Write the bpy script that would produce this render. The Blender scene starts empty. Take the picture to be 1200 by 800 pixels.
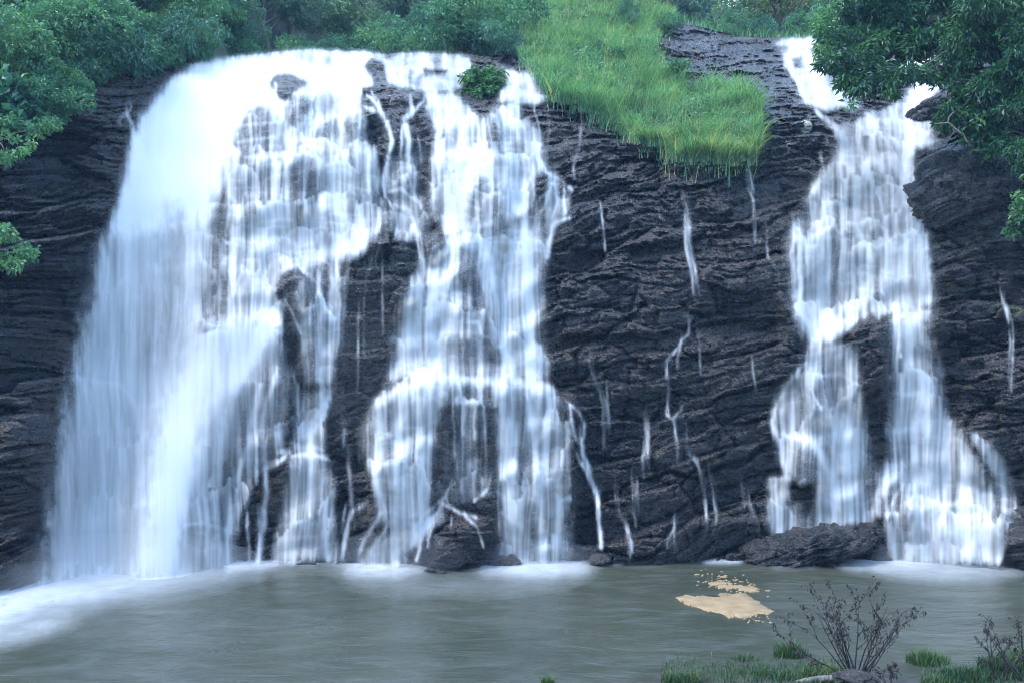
import bpy, bmesh, math, random
import numpy as np
from mathutils import Vector, Matrix

# ------------------------------------------------------------------ camera, sky, sun, exposure
scene = bpy.context.scene
cam_data = bpy.data.cameras.new("camera")
cam_data.sensor_width = 36.0
cam_data.lens = 36.0*1152.0/1200.0
cam_data.shift_y = 50.0/1200.0
cam_data.clip_end = 2000
cam = bpy.data.objects.new("camera", cam_data)
cam.location = (0, 0, 7.0)
cam.rotation_euler = (math.radians(90), 0, 0)
scene.collection.objects.link(cam)
scene.camera = cam

SUN_EL, SUN_AZ = 60.0, -112.0         # degrees; azimuth from straight behind the falls, negative to the left
world = bpy.data.worlds.new("World")
scene.world = world
world.use_nodes = True
_nt = world.node_tree
_sky = _nt.nodes.new('ShaderNodeTexSky')
_sky.sky_type = 'NISHITA'
_sky.sun_disc = False
_sky.sun_elevation = math.radians(SUN_EL)
_sky.sun_rotation = math.radians(SUN_AZ)
_sky.air_density = 1.6
_sky.dust_density = .6
_sky.ozone_density = 4.2
_bg = _nt.nodes['Background']
_nt.links.new(_sky.outputs[0], _bg.inputs['Color'])
_bg.inputs['Strength'].default_value = 0.15
sun_data = bpy.data.lights.new("sun", 'SUN')
sun_data.energy = 0.8
sun_data.angle = math.radians(22)
sun_data.color = (1.0, .97, .92)
sun = bpy.data.objects.new("sun", sun_data)
_d = Vector((-math.sin(math.radians(SUN_AZ))*math.cos(math.radians(SUN_EL)), -math.cos(math.radians(SUN_AZ))*math.cos(math.radians(SUN_EL)), -math.sin(math.radians(SUN_EL))))
sun.rotation_euler = _d.to_track_quat('-Z', 'Y').to_euler()
sun.location = (-10, 20, 60)
scene.collection.objects.link(sun)
scene.view_settings.view_transform = 'Standard'
scene.view_settings.look = 'None'
scene.view_settings.gamma = 1.0
scene.view_settings.exposure = 2.72
scene.cycles.transparent_max_bounces = 16
scene.cycles.filter_width = 1.05


# ------------------------------------------------------------------ numbers: relief of the cliff, course of the water
F, HZ, CZ = 1152.0, 450.0, 7.0          # focal length and horizon (1200 px wide frame), eye height
U0, V0, NU, NV = -200, -60, 1600, 830    # survey grid
PXM = 30.0                               # grid steps per metre at the cliff

def hash2(ix, iy, seed):
    h = (ix.astype(np.int64) * 374761393 + iy.astype(np.int64) * 668265263 + seed * 974711) & 0xffffffff
    h = ((h ^ (h >> 13)) * 1274126177) & 0xffffffff
    h = ((h ^ (h >> 16)) * 2246822519) & 0xffffffff
    return ((h ^ (h >> 15)) & 0xffffff) / float(0x1000000)

def vnoise(x, y, seed=0):
    ix, iy = np.floor(x), np.floor(y)
    fx, fy = x - ix, y - iy
    fx, fy = fx*fx*fx*(fx*(fx*6-15)+10), fy*fy*fy*(fy*(fy*6-15)+10)
    a, b = hash2(ix, iy, seed), hash2(ix+1, iy, seed)
    c, d = hash2(ix, iy+1, seed), hash2(ix+1, iy+1, seed)
    return (a*(1-fx)+b*fx)*(1-fy) + (c*(1-fx)+d*fx)*fy - .5

def fbm(x, y, seed=0, octv=4, gain=.5):
    s, a = 0, 1.
    for k in range(octv):
        s = s + a*vnoise(x*2**k + 17.3*k, y*2**k - 9.1*k, seed+k*31); a *= gain
    return s

def facets(x, y, seed, tilt, gy0):
    """broken-rock relief: every cell is a tilted plane at a height of its own; returns height, border distance, cell hash"""
    ix, iy = np.floor(x), np.floor(y)
    b1 = np.full(x.shape, 9.); b2 = np.full(x.shape, 9.); hh = np.zeros(x.shape); rr = np.zeros(x.shape)
    for dy in (-1, 0, 1):
        for dx in (-1, 0, 1):
            cx, cy = ix+dx, iy+dy
            px = cx + .1 + .8*hash2(cx, cy, seed); py = cy + .15 + .7*hash2(cx, cy, seed+1)
            ddx, ddy = x-px, y-py
            d = np.maximum(np.abs(ddx)*.9 + np.abs(ddy)*.25, np.abs(ddy))
            r = hash2(cx, cy, seed+2)
            h = (r-.5) + (hash2(cx, cy, seed+3)-.5)*tilt*ddx + (gy0 + (hash2(cx, cy, seed+4)-.5)*tilt)*ddy
            m = d < b1
            b2 = np.where(m, b1, np.minimum(b2, d)); b1 = np.where(m, d, b1)
            hh = np.where(m, h, hh); rr = np.where(m, r, rr)
    return hh, b2-b1, rr

def blur(a, s, sy=None):
    sy = s if sy is None else sy
    for ax, sg in ((1, s), (0, sy)):
        if sg <= 0: continue
        n = a.shape[ax]; L = n + int(6*sg) + 2
        k = np.fft.rfftfreq(L)
        pad = [(0, 0), (0, 0)]; pad[ax] = (int(3*sg)+1, L-n-int(3*sg)-1)
        f = np.fft.rfft(np.pad(a, pad, mode='edge'), axis=ax)
        g = np.exp(-2*(np.pi*k*sg)**2); g = g[None, :] if ax == 1 else g[:, None]
        r = np.fft.irfft(f*g, L, axis=ax)
        sl = [slice(None)]*2; sl[ax] = slice(int(3*sg)+1, int(3*sg)+1+n); a = r[tuple(sl)]
    return a

UU, VV = np.meshgrid(U0 + np.arange(NU, dtype=float), V0 + np.arange(NV, dtype=float))

def poly_mask(pts):
    m = np.zeros(UU.shape, bool)
    p = np.array(pts, float); x0, x1 = p[:, 0].min(), p[:, 0].max(); y0, y1 = p[:, 1].min(), p[:, 1].max()
    c0, c1 = max(0, int(x0-U0)), min(NU, int(x1-U0)+2); r0, r1 = max(0, int(y0-V0)), min(NV, int(y1-V0)+2)
    x, y = UU[r0:r1, c0:c1], VV[r0:r1, c0:c1]; s = np.zeros(x.shape, bool)
    for (xa, ya), (xb, yb) in zip(p, np.roll(p, -1, 0)):
        if ya == yb: continue
        s ^= ((ya > y) != (yb > y)) & (x < (xb-xa)*(y-ya)/(yb-ya)+xa)
    m[r0:r1, c0:c1] = s
    return m

# ---- depth of the rock face before its relief: surveyed points (across, down, metres away)
CP = [(-190,715,30.6),(-80,705,31.6),(0,695,32.9),(50,680,35),(150,670,36.6),(300,660,38.4),(480,664,37.7),(650,657,39),(760,659,38.6),(860,655,39.3),(960,659,38.6),(1050,655,39.3),(1200,665,37.5),(1380,675,35.8),
 (-190,770,30),(50,770,33.5),(300,770,37.2),(650,770,37.6),(960,770,37.4),(1380,770,34.8),
 (-150,400,33.5),(0,400,35),(60,400,37.5),(150,400,39),(300,400,39.7),(450,400,39.9),(600,400,40.2),(750,400,40.2),(900,400,40.4),(1000,400,41),(1100,400,41),(1200,400,39),(1350,400,37),
 (-150,200,36),(0,200,37.5),(100,200,40),(200,200,42),(350,200,42.5),(500,200,42.8),(650,200,42.8),(800,215,42.6),(900,200,43),(1000,200,44),(1075,200,44.3),(1130,200,42.3),(1200,200,41),(1350,200,39),
 (100,110,42.2),(200,110,44.5),(350,110,45),(500,110,45.6),(600,115,46),(640,115,46.5),(700,110,49),(800,120,49),(900,110,48.5),(960,120,47.5),(1020,120,48.5),(1080,115,49.5),(1150,110,44),(1250,110,42),
 (230,72,47),(350,60,49),(450,62,50),(550,64,51),(620,85,50),(620,40,55),(700,40,57),(760,60,54.5),(700,0,62),(620,10,59.5),(800,60,56.5),(860,48,60),(930,45,61.5),(960,80,54),(1000,60,57),(1090,92,52.5),(1200,60,44),(1350,60,42),
 (0,165,38),(75,130,41),(120,85,44),(200,70,46.5),(-150,170,36)]
CP = np.array(CP, float)
def tps(d2): return np.where(d2 > 0, d2*np.log(np.maximum(d2, 1e-12))*.5, 0)
_x = CP[:, :2]/400.; _n = len(CP)
_A = np.zeros((_n+3, _n+3)); _A[:_n, :_n] = tps(((_x[:, None]-_x[None])**2).sum(-1)) + np.eye(_n)*2e-3
_A[:_n, _n] = 1; _A[:_n, _n+1] = _x[:, 0]; _A[:_n, _n+2] = _x[:, 1]; _A[_n:, :_n] = _A[:_n, _n:].T
_w = np.linalg.solve(_A, np.concatenate([CP[:, 2], np.zeros(3)]))
def base_depth(u, v):
    x, y = u/400., v/400.; s = _w[_n] + _w[_n+1]*x + _w[_n+2]*y
    for k in range(_n): s = s + _w[k]*tps((x-_x[k, 0])**2 + (y-_x[k, 1])**2)
    return s
_q = 5
_c = base_depth(UU[::_q, ::_q], VV[::_q, ::_q])
def grid_sample(A, r, c):
    r = np.clip(r, 0, A.shape[0]-1.001); c = np.clip(c, 0, A.shape[1]-1.001)
    i, j = r.astype(int), c.astype(int); fr, fc = r-i, c-j
    return (A[i, j]*(1-fc)+A[i, j+1]*fc)*(1-fr) + (A[i+1, j]*(1-fc)+A[i+1, j+1]*fc)*fr
D0 = grid_sample(_c, (VV-V0)/_q, (UU-U0)/_q)
D0 = blur(D0, 3)
X0 = (UU-600)/F*D0; Z0 = CZ + (HZ-VV)/F*D0

# ---- big forms: ledges the water leaps from, domes it parts round (outward metres)
BIG = np.zeros(UU.shape)
def ledge(pts, amp, drop, soft=5):
    """a shelf standing out by amp below the line pts, easing back to nothing over `drop` grid steps"""
    p = np.array(pts, float); vl = np.interp(UU, p[:, 0], p[:, 1])
    ins = np.clip((UU-p[0, 0])/14, 0, 1)*np.clip((p[-1, 0]-UU)/14, 0, 1); ins = ins*ins*(3-2*ins)
    t = (VV-vl)/soft; up = np.clip(t*.5+.5, 0, 1); up = up*up*(3-2*up)
    return amp*ins*up*np.clip(1-(VV-vl)/drop, 0, 1)
def dome(u, v, ru, rv, amp, sq=1.0):
    q = ((UU-u)/ru)**2 + ((VV-v)/rv)**2
    return amp*np.sqrt(np.clip(1-q, 0, 1))*sq
BIG += ledge([(225,380),(260,374),(300,372),(340,380)], 1.5, 190, 7)
BIG += ledge([(425,475),(470,452),(520,440),(600,446),(645,452),(685,478)], 1.4, 190, 7)
BIG += ledge([(495,186),(530,178),(580,179),(610,192)], .8, 70, 5)
BIG += ledge([(905,330),(950,385),(1000,380),(1060,366),(1110,362)], 1.0, 200, 8)
BIG += ledge([(260,178),(330,188),(400,165),(450,180)], .7, 90, 5)
BIG += ledge([(395,300),(440,282),(500,275),(560,282)], .9, 120, 5)
BIG += ledge([(1055,595),(1095,592),(1140,584),(1190,604)], .9, 90, 5)
BIG += ledge([(320,545),(345,534),(385,534),(405,550)], .8, 140, 5)
BIG += ledge([(665,300),(720,292),(800,282),(900,262)], -.5, 26, 3)      # the long dark overhang
BIG += ledge([(650,395),(760,392),(840,378),(930,372)], -.55, 30, 3)
BIG += ledge([(700,640),(780,612),(880,606),(910,612)], .7, 70, 4)
for a in [(338,100,24,18,.9),(303,158,30,34,.7),(352,134,20,22,.5),(385,152,20,18,.5),(413,152,14,18,.5),(352,212,26,34,.6),
          (577,158,11,24,.7),(570,240,26,42,.8),(556,335,28,62,1.0),(553,405,34,30,.5),(342,334,22,26,1.3),(378,345,30,44,.8),
          (455,135,48,42,.7),(445,320,48,50,.9),(634,217,14,20,.6),(510,285,14,14,.6),(1018,425,26,60,1.3),(985,392,22,20,.7),
          (958,465,18,26,.6),(945,550,24,30,.7),(1050,600,22,40,.8),(1128,300,60,110,.9),(1120,190,50,55,1.0),(1100,385,16,22,.7),
          (440,80,16,22,.5),(510,84,22,10,.4),(930,72,14,10,.5),(1145,530,26,34,.6),(30,560,60,90,1.0),(20,660,60,40,.8),
          (1180,480,60,60,.7),(760,560,90,60,.6),(1190,630,30,36,.6),(533,642,54,36,1.15),(555,618,30,18,.5),(470,560,40,60,.5),(620,590,60,70,.4)]:
    BIG += dome(*a)
GRASS_POLY = [(608,40),(626,18),(652,0),(680,-6),(740,-6),(792,22),(772,42),(764,60),(790,90),(806,112),(832,106),(868,106),(890,124),(892,160),(884,192),(858,200),(800,192),(760,178),(722,150),(692,136),(662,122),(642,112),(632,95),(622,85),(610,72),(606,55)]
BIG += .8*blur(poly_mask(GRASS_POLY).astype(float), 7)*np.clip((VV-40)/60, 0, 1)          # the turf stands out as a mound
BIG = blur(BIG, 2.0)

# ---- broken slate relief, beds rising gently to the right
th = math.radians(11)
wx = .5*fbm(X0*.25, Z0*.25, 5, 3); wz = .95*fbm(X0*.2+7, Z0*.24, 9, 3)
PX = X0*math.cos(th)+Z0*math.sin(th)+wx; PZ = Z0*math.cos(th)-X0*math.sin(th)+wz+.45*np.clip(D0-44, 0, 40)
calm = np.clip((PZ*0+1), 0, 1)
h1, e1, r1 = facets(PX/3.4, PZ/1.55, 11, .9, .55)
h2, e2, r2 = facets(PX/1.35+3.1, PZ/.55, 23, 1.0, .55)
h3, e3, r3 = facets(PX/.55+.37*h1, PZ/.2, 37, 1.1, .5)
wxs = PX + .12*fbm(PX*2, PZ*2, 71, 2)
h4, e4, r4 = facets(wxs/.26, PZ/.11, 53, 1.2, .4)
rough = .75 + .9*np.clip(fbm(X0*.16, Z0*.2, 77, 3)+.1, -.4, .6)
REL = .85*h1 + .42*h2*rough + .20*h3*rough + .085*h4*rough
REL -= .22*np.clip(1-e1*9, 0, 1)**1.5 + .13*np.clip(1-e2*6, 0, 1)**1.5 + .05*np.clip(1-e3*5, 0, 1)
def crevice(per, wdt, seed, thr):
    s = PZ/per + .6*fbm(PX*.6, PZ*.6, seed, 4); d = np.abs(s-np.round(s))
    on = np.clip((fbm(PX*.35, np.round(s)*3.7, seed+5, 3)-thr)*7, 0, 1)
    return np.exp(-(d/wdt)**2)*on
REL -= .55*crevice(1.7, .05, 301, .02) + .34*crevice(.75, .07, 311, .05) + .16*crevice(.33, .11, 321, .05)
REL += .5*fbm(X0*.22, Z0*.22, 3, 4) + .05*fbm(X0*4, Z0*6, 8, 3)
# the relief dies away on the flat river bed behind the crest and under the turf
slab = np.clip((D0-46)/8, 0, 1)
REL = REL.astype(float)

# ---- where the photograph shows water: (polygon, how much, softness, which fall)
W = np.zeros(UU.shape); OWN = np.full(UU.shape, -1, np.int16)
EDGE = fbm(UU/7., VV/12., 91, 4)*.42                          # ragged edges
def paint(pts, I, soft, own=None):
    p = np.array(pts, float); pad = int(3*soft)+4
    c0, c1 = max(0, int(p[:, 0].min()-U0)-pad), min(NU, int(p[:, 0].max()-U0)+pad)
    r0, r1 = max(0, int(p[:, 1].min()-V0)-pad), min(NV, int(p[:, 1].max()-V0)+pad)
    sl = (slice(r0, r1), slice(c0, c1))
    m = blur(poly_mask(pts)[sl].astype(float), soft)
    m = np.clip(m + EDGE[sl]*(4*m*(1-m)), 0, 1)
    W[sl] = W[sl]*(1-m) + I*m
    if own is not None: OWN[sl][m > .04] = own
def stroke(pts, w, I, own=None, soft=1.2):
    """a narrow run of water along pts, tapering in at the head"""
    if w < 8: w = w*.8
    p = np.array(pts, float); seg = np.hypot(*np.diff(p, axis=0).T); t = np.concatenate([[0], np.cumsum(seg)])
    n = max(int(t[-1]*1.2), 4); s = np.linspace(0, t[-1], n)
    x = np.interp(s, t, p[:, 0]) + 2.2*fbm(s/14., s*0+pts[0][0], 5, 3); y = np.interp(s, t, p[:, 1])
    x0, x1, y0, y1 = p[:, 0].min()-3*w-8, p[:, 0].max()+3*w+8, p[:, 1].min()-3*w-8, p[:, 1].max()+3*w+8
    c0, c1 = max(0, int(x0-U0)), min(NU, int(x1-U0)); r0, r1 = max(0, int(y0-V0)), min(NV, int(y1-V0))
    sl = (slice(r0, r1), slice(c0, c1)); gx, gy = UU[sl], VV[sl]; m = np.zeros(gx.shape)
    ww = w*(.55+.45*np.minimum(1, np.arange(n)/n*4))*(1+.5*vnoise(s/9., s*0+3.+pts[0][1], 7))
    for k in range(n):
        m = np.maximum(m, np.exp(-(((gx-x[k])/(ww[k]*.5))**2 + ((gy-y[k])/(ww[k]*.5+1))**2)))
    m = blur(m, soft*.5)
    W[sl] = 1-(1-W[sl])*(1-I*m)
    if own is not None: OWN[sl][(m > .05) & (OWN[sl] < 0)] = own
A, B, C, Dn = 0, 1, 2, 3
# left fall
paint([(195,97),(228,72),(290,64),(365,57),(430,59),(452,64),(440,92),(432,112),(426,132),(422,165),(400,205),(370,212),(330,200),(290,182),(270,195),(257,240),(243,300),(236,380),(112,380),(120,290),(142,215),(155,160),(165,135)], .985, 3.5, A)
paint([(112,330),(120,280),(250,262),(240,380),(330,378),(322,420),(292,470),(264,520),(248,565),(262,600),(272,690),(50,700),(58,600),(70,530),(86,440),(98,380)], .64, 9, A)
paint([(262,182),(300,186),(330,170),(400,160),(440,172),(446,250),(432,285),(400,292),(360,310),(330,338),(322,378),(258,378),(262,300)], .66, 4, A)
paint([(196,250),(216,250),(208,340),(192,425),(168,425),(182,330)], .44, 12)
paint([(250,238),(268,225),(272,300),(270,372),(242,372),(243,300)], .36, 6)
paint([(232,382),(262,374),(332,377),(310,430),(262,500),(234,580),(224,696),(156,696),(172,560),(195,470)], .985, 9, A)
paint([(255,385),(300,385),(270,470),(236,520)], .84, 9)
paint([(236,500),(262,470),(262,520),(240,570),(225,600)], .62, 8)
paint([(95,480),(150,470),(140,600),(80,600)], .56, 14)
paint([(285,462),(322,445),(312,475),(292,500),(278,535),(255,548),(258,510)], .66, 5, A)
paint([(235,553),(258,548),(277,580),(273,662),(206,662),(216,600)], .62, 5, A)
paint([(318,398),(336,402),(330,432),(308,452),(290,482),(284,450)], .5, 4, A)
# dark rock breaking the left fall
paint([(315,95),(325,86),(342,86),(362,97),(355,103),(345,108),(342,119),(330,116),(318,104)], .10, 1.6)
paint([(346,111),(368,118),(362,131),(346,148),(337,150),(332,124)], .38, 2.5)
paint([(292,128),(318,124),(337,150),(322,181),(290,186),(274,170),(280,148)], .38, 2.5)
paint([(366,108),(402,112),(392,132),(372,137)], .5, 4)
paint([(376,140),(396,138),(400,163),(362,163)], .45, 4)
paint([(405,133),(423,138),(428,166),(402,168)], .5, 4)
paint([(345,182),(373,186),(376,215),(360,245),(328,240),(335,208)], .42, 5)
paint([(288,196),(300,192),(302,245),(280,250)], .42, 5)
paint([(344,62),(372,66),(370,74),(346,72)], .6, 3)
paint([(378,66),(388,66),(388,76),(380,76)], .5, 2)
for p, w, i in [([(318,128),(317,182)], 7, .6), ([(306,140),(306,182)], 3, .5), ([(287,185),(330,183)], 4, .6), ([(276,167),(322,160)], 3, .55), ([(283,147),(330,143)], 3, .55), ([(322,98),(326,120),(312,128)], 4, .5), ([(345,110),(340,135)], 3, .5)]: stroke(p, w, i)
paint([(444,264),(402,283),(365,297),(340,314),(315,345),(288,377),(326,379),(336,347),(347,326),(375,312),(425,296)], .95, 4, A)
paint([(262,300),(300,292),(325,300),(318,345),(285,372),(272,372)], .62, 7)
paint([(345,318),(398,303),(400,380),(392,452),(360,452),(354,400),(346,355)], .38, 5, A)
paint([(328,322),(346,312),(364,326),(350,334),(342,350),(333,357),(322,345)], .10, 1.8)
for p, w, i in [([(372,318),(374,360),(372,445)], 7, .55), ([(386,310),(388,360),(385,445)], 8, .55), ([(360,322),(364,380)], 3, .4), ([(335,350),(345,375),(352,390)], 3, .5), ([(395,300),(398,350),(396,400)], 4, .45),
                ([(316,450),(319,490),(322,522)], 6, .5), ([(335,470),(322,480),(320,500)], 3, .5), ([(333,452),(336,470)], 4, .4), ([(318,528),(337,528)], 5, .4)]: stroke(p, w, i, A)
paint([(345,470),(370,457),(397,449),(390,470),(377,490),(380,512),(382,532),(338,532),(350,500),(346,485)], .45, 4, A)
stroke([(384,466),(370,490),(364,508),(365,532)], 11, .8, A)
paint([(341,533),(381,534),(391,570),(396,657),(320,657),(329,600)], .50, 4, A)
for p, w, i in [([(343,534),(362,531),(382,537)], 5, .7), ([(352,536),(346,600),(342,655)], 6, .4), ([(372,538),(380,600),(384,655)], 6, .4), ([(362,535),(364,655)], 4, .35),
                ([(322,540),(311,548),(313,580),(308,600),(303,655)], 9, .55), ([(340,530),(325,542),(312,546)], 5, .5), ([(276,580),(268,585),(268,660)], 5, .7), ([(243,585),(243,660)], 6, .6), ([(256,600),(258,660)], 4, .4), ([(215,615),(240,612),(270,622)], 4, .6),
                ([(285,560),(280,590),(278,620)], 4, .4), ([(405,590),(398,625),(393,655)], 4, .5), ([(300,545),(288,548),(283,575)], 4, .5)]: stroke(p, w, i, A)
paint([(318,640),(335,633),(345,655),(318,658)], .55, 4, A)
paint([(268,470),(300,440),(330,405),(344,440),(332,520),(302,556),(278,604),(262,560)], .34, 5, A)
for p, w, i in [([(305,450),(292,500),(280,560)], 8, .4), ([(325,430),(312,470),(300,520)], 6, .45), ([(297,478),(300,540)], 4, .4), ([(345,440),(350,470)], 5, .35), ([(400,450),(404,520)], 7, .3), ([(408,520),(412,590)], 7, .25), ([(290,600),(292,655)], 5, .35)]: stroke(p, w, i, A)
# middle fall
paint([(448,72),(468,61),(512,59),(548,64),(556,76),(546,96),(530,108),(470,108),(452,98)], .74, 2.5, B)
paint([(435,66),(448,70),(452,96),(470,104),(440,100),(426,76)], .10, 2, B)
paint([(494,78),(527,80),(522,90),(498,90)], .10, 1.5)
paint([(480,80),(496,86),(492,102),(478,98)], .35, 2)
paint([(468,70),(482,72),(476,80),(462,80)], .4, 2)
paint([(508,66),(524,66),(528,78),(506,78)], .6, 2)
paint([(422,102),(470,102),(496,106),(503,140),(500,176),(455,180),(440,150),(424,128)], .04, 1.8, B)
for p, w, i in [([(430,112),(440,118),(452,140),(459,165),(453,190),(456,222)], 5, .85), ([(425,124),(438,130)], 4, .7), ([(436,108),(444,122),(446,132)], 3, .6), ([(481,112),(483,130),(473,140),(479,165),(476,200),(486,240)], 7, .7), ([(497,118),(480,134)], 4, .6), ([(470,142),(470,180),(474,230)], 4, .6), ([(490,160),(494,210)], 3, .5),
                ([(461,165),(452,185)], 4, .6)]: stroke(p, w, i, B)
paint([(450,188),(500,176),(503,262),(480,282),(455,272),(442,232)], .36, 5, B)
paint([(420,198),(446,200),(452,262),(424,272)], .5, 5, B)
paint([(488,192),(502,190),(504,228),(490,230)], .08, 2)
paint([(440,222),(460,226),(462,246),(440,246)], .12, 3)
for p, w, i in [([(428,205),(440,208),(446,240)], 4, .5), ([(455,225),(470,222),(492,238)], 4, .6), ([(462,240),(480,246),(490,275)], 5, .6), ([(448,205),(452,230),(462,245)], 3, .6), ([(478,205),(484,225),(500,255)], 4, .5), ([(470,250),(463,275)], 4, .5)]: stroke(p, w, i, B)
paint([(497,110),(530,108),(550,125),(568,140),(585,125),(607,118),(613,135),(628,152),(635,178),(648,212),(640,242),(622,240),(615,252),(600,257),(598,264),(555,270),(520,277),(513,260),(506,230),(504,190),(508,150)], .86, 3, B)
paint([(502,112),(512,112),(512,138),(502,138)], .45, 3)
paint([(512,150),(560,148),(560,176),(508,178)], .7, 3)
paint([(504,188),(530,178),(580,178),(592,208),(520,206)], .985, 4, B)
paint([(571,138),(583,136),(584,166),(581,176),(570,172)], .30, 3)
paint([(590,152),(630,152),(642,212),(600,212),(590,180)], .58, 4)
paint([(504,190),(518,190),(520,250),(508,255)], .5, 4)
paint([(560,212),(582,213),(592,256),(546,264),(548,236)], .48, 5)
paint([(625,198),(650,200),(668,225),(665,250),(652,262),(642,292),(628,292),(622,240)], .36, 3, B)
paint([(627,205),(641,203),(643,222),(629,232)], .06, 2)
paint([(655,215),(668,220),(666,232),(656,230)], .06, 2)
for p, w, i in [([(622,210),(626,228),(624,242)], 4, .7), ([(640,202),(655,210),(670,222)], 4, .7), ([(646,215),(643,232),(634,248)], 4, .7), ([(650,212),(652,236),(648,255)], 3, .6), ([(660,222),(664,250)], 3, .5), ([(668,255),(650,262),(643,280),(642,300)], 5, .7), ([(632,262),(632,300)], 6, .6)]: stroke(p, w, i, B)
paint([(525,277),(560,268),(600,262),(628,255),(640,300),(633,320),(634,400),(643,438),(560,442),(500,442),(452,448),(460,420),(464,372),(474,345),(490,315),(506,297)], .68, 5, B)
paint([(550,285),(562,300),(570,340),(577,382),(548,384),(540,330),(544,300)], .32, 6)
paint([(524,390),(577,386),(588,420),(562,430),(530,428)], .34, 6)
paint([(500,275),(514,275),(522,290),(506,297)], .28, 2.5)
for p, w, i in [([(614,262),(618,310),(622,345),(621,400),(626,440)], 20, .85), ([(596,290),(598,350),(597,440)], 12, .5), ([(528,285),(512,330),(500,380),(490,438)], 20, .6), ([(570,290),(580,330),(583,390)], 9, .5), ([(510,340),(512,400),(508,440)], 10, .45), ([(480,350),(470,400),(463,440)], 8, .4), ([(545,345),(530,342),(520,350)], 5, .5), ([(545,378),(560,378),(566,395)], 4, .5), ([(500,353),(515,343),(530,350)], 6, .6),
                ([(556,282),(575,288),(590,300)], 8, .6), ([(530,282),(545,274),(560,278)], 8, .6)]: stroke(p, w, i, B)
paint([(438,466),(470,449),(520,436),(560,441),(600,441),(642,448),(668,478),(645,480),(600,474),(560,472),(512,478),(470,470),(438,484)], .86, 3, B)
paint([(528,452),(575,454),(580,470),(530,470)], .42, 4)
paint([(430,482),(470,466),(520,468),(512,500),(507,560),(502,606),(446,612),(440,560),(424,532)], .58, 4, B)
paint([(583,464),(640,456),(660,482),(669,520),(667,658),(592,658),(586,600),(582,540)], .54, 5, B)
paint([(522,474),(580,474),(582,580),(512,590),(510,520)], .16, 4, B)
for p, w, i in [([(470,466),(466,540),(466,622)], 19, .65), ([(492,470),(494,540),(490,600)], 12, .45), ([(445,478),(442,540),(445,600)], 9, .35), ([(600,464),(598,520),(596,600)], 18, .62), ([(618,462),(630,540),(640,657)], 10, .75), ([(652,582),(650,657)], 12, .5), ([(652,600),(655,586),(668,583)], 5, .5), ([(628,470),(640,520)], 8, .4),
                ([(531,472),(533,512)], 3, .5), ([(541,470),(543,508)], 4, .5), ([(555,466),(556,512)], 3, .4), ([(566,464),(568,505)], 4, .4), ([(532,516),(534,532)], 6, .4),
                ([(668,474),(673,502),(674,515)], 4, .6), ([(664,470),(678,482),(684,498),(681,520),(690,548),(700,580),(704,640)], 6, .75), ([(674,530),(686,548),(697,575)], 5, .5), ([(680,500),(678,518)], 3, .5)]: stroke(p, w, i, B)
paint([(500,602),(524,600),(502,622),(480,640),(468,664),(416,664),(438,642),(466,614)], .78, 4, B)
for p, w, i in [([(430,588),(412,600),(404,625),(400,655)], 7, .6), ([(447,600),(430,625),(418,655)], 7, .6), ([(455,612),(440,640),(425,660)], 7, .6), ([(530,562),(521,582),(500,600),(470,640)], 4, .55), ([(515,588),(540,600),(560,606)], 4, .5), ([(576,553),(571,572),(556,586)], 2.6, .45), ([(526,590),(522,577),(533,565)], 2.6, .45), ([(520,588),(508,606),(490,625),(460,650)], 7, .7), ([(545,600),(552,612)], 3, .5), ([(562,540),(552,543),(560,548)], 8, .4),
                ([(590,560),(605,565)], 4, .5), ([(583,575),(600,590),(588,600)], 5, .4), ([(608,612),(616,634),(640,656)], 8, .6), ([(590,612),(605,630),(600,650)], 7, .6), ([(588,600),(612,618)], 6, .6)]: stroke(p, w, i, B)
paint([(585,602),(606,620),(628,640),(642,658),(580,660),(590,635)], .55, 4, B)
paint([(580,76),(600,82),(626,85),(630,105),(642,116),(584,121),(587,106),(598,92)], .84, 2.5, B)
paint([(605,100),(618,98),(616,108),(606,108)], .4, 2)
paint([(612,116),(640,114),(625,122),(600,124)], .6, 3, B)
for p, w, i in [([(503,606),(494,628),(488,655)], 5, .5), ([(512,600),(505,622),(500,640)], 3, .45), ([(545,604),(560,618),(566,640)], 2.6, .4), ([(530,604),(528,620)], 2.4, .4)]: stroke(p, w, i, B)
# right fall
paint([(1095,92),(1100,99),(1072,120),(1085,150),(1102,170),(1073,177),(1076,220),(1081,260),(1089,300),(1095,357),(1060,364),(1000,370),(958,380),(934,342),(938,300),(946,250),(951,222),(975,190),(981,150),(1000,145),(1035,135),(1060,110),(1080,96)], .80, 4, C)
paint([(969,250),(983,248),(981,330),(986,367),(967,362)], .34, 5)
paint([(1004,248),(1036,248),(1034,360),(1002,365)], .55, 8)
paint([(1002,178),(1032,174),(1030,198),(1002,203)], .58, 4)
paint([(1006,150),(1020,148),(1020,168),(1004,170)], .58, 4)
paint([(1010,130),(1036,132),(1034,139),(1012,139)], .4, 3)
for p, w, i in [([(1100,166),(1075,168),(1050,172),(1030,170)], 8, .6), ([(1070,180),(1040,184),(1010,196)], 8, .6), ([(1045,143),(1035,155),(1040,170)], 14, .4), ([(975,195),(960,215),(945,235)], 8, .6), ([(955,240),(945,290),(940,330)], 14, .6), ([(1060,240),(1063,360)], 16, .45), ([(995,250),(998,300),(996,365)], 12, .35), ([(1045,250),(1046,360)], 8, .35)]: stroke(p, w, i, C)
paint([(928,262),(946,255),(943,332),(930,332),(919,300)], .5, 3.5, C)
paint([(922,322),(944,348),(970,374),(1002,368),(1030,364),(1002,376),(975,395),(962,408),(945,398),(932,372)], .95, 4, C)
paint([(950,402),(1005,405),(1008,440),(1016,500),(1023,545),(1030,602),(985,617),(952,602),(958,562),(928,562),(914,542),(902,490),(914,455),(930,440),(944,420)], .50, 3.5, C)
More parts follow.
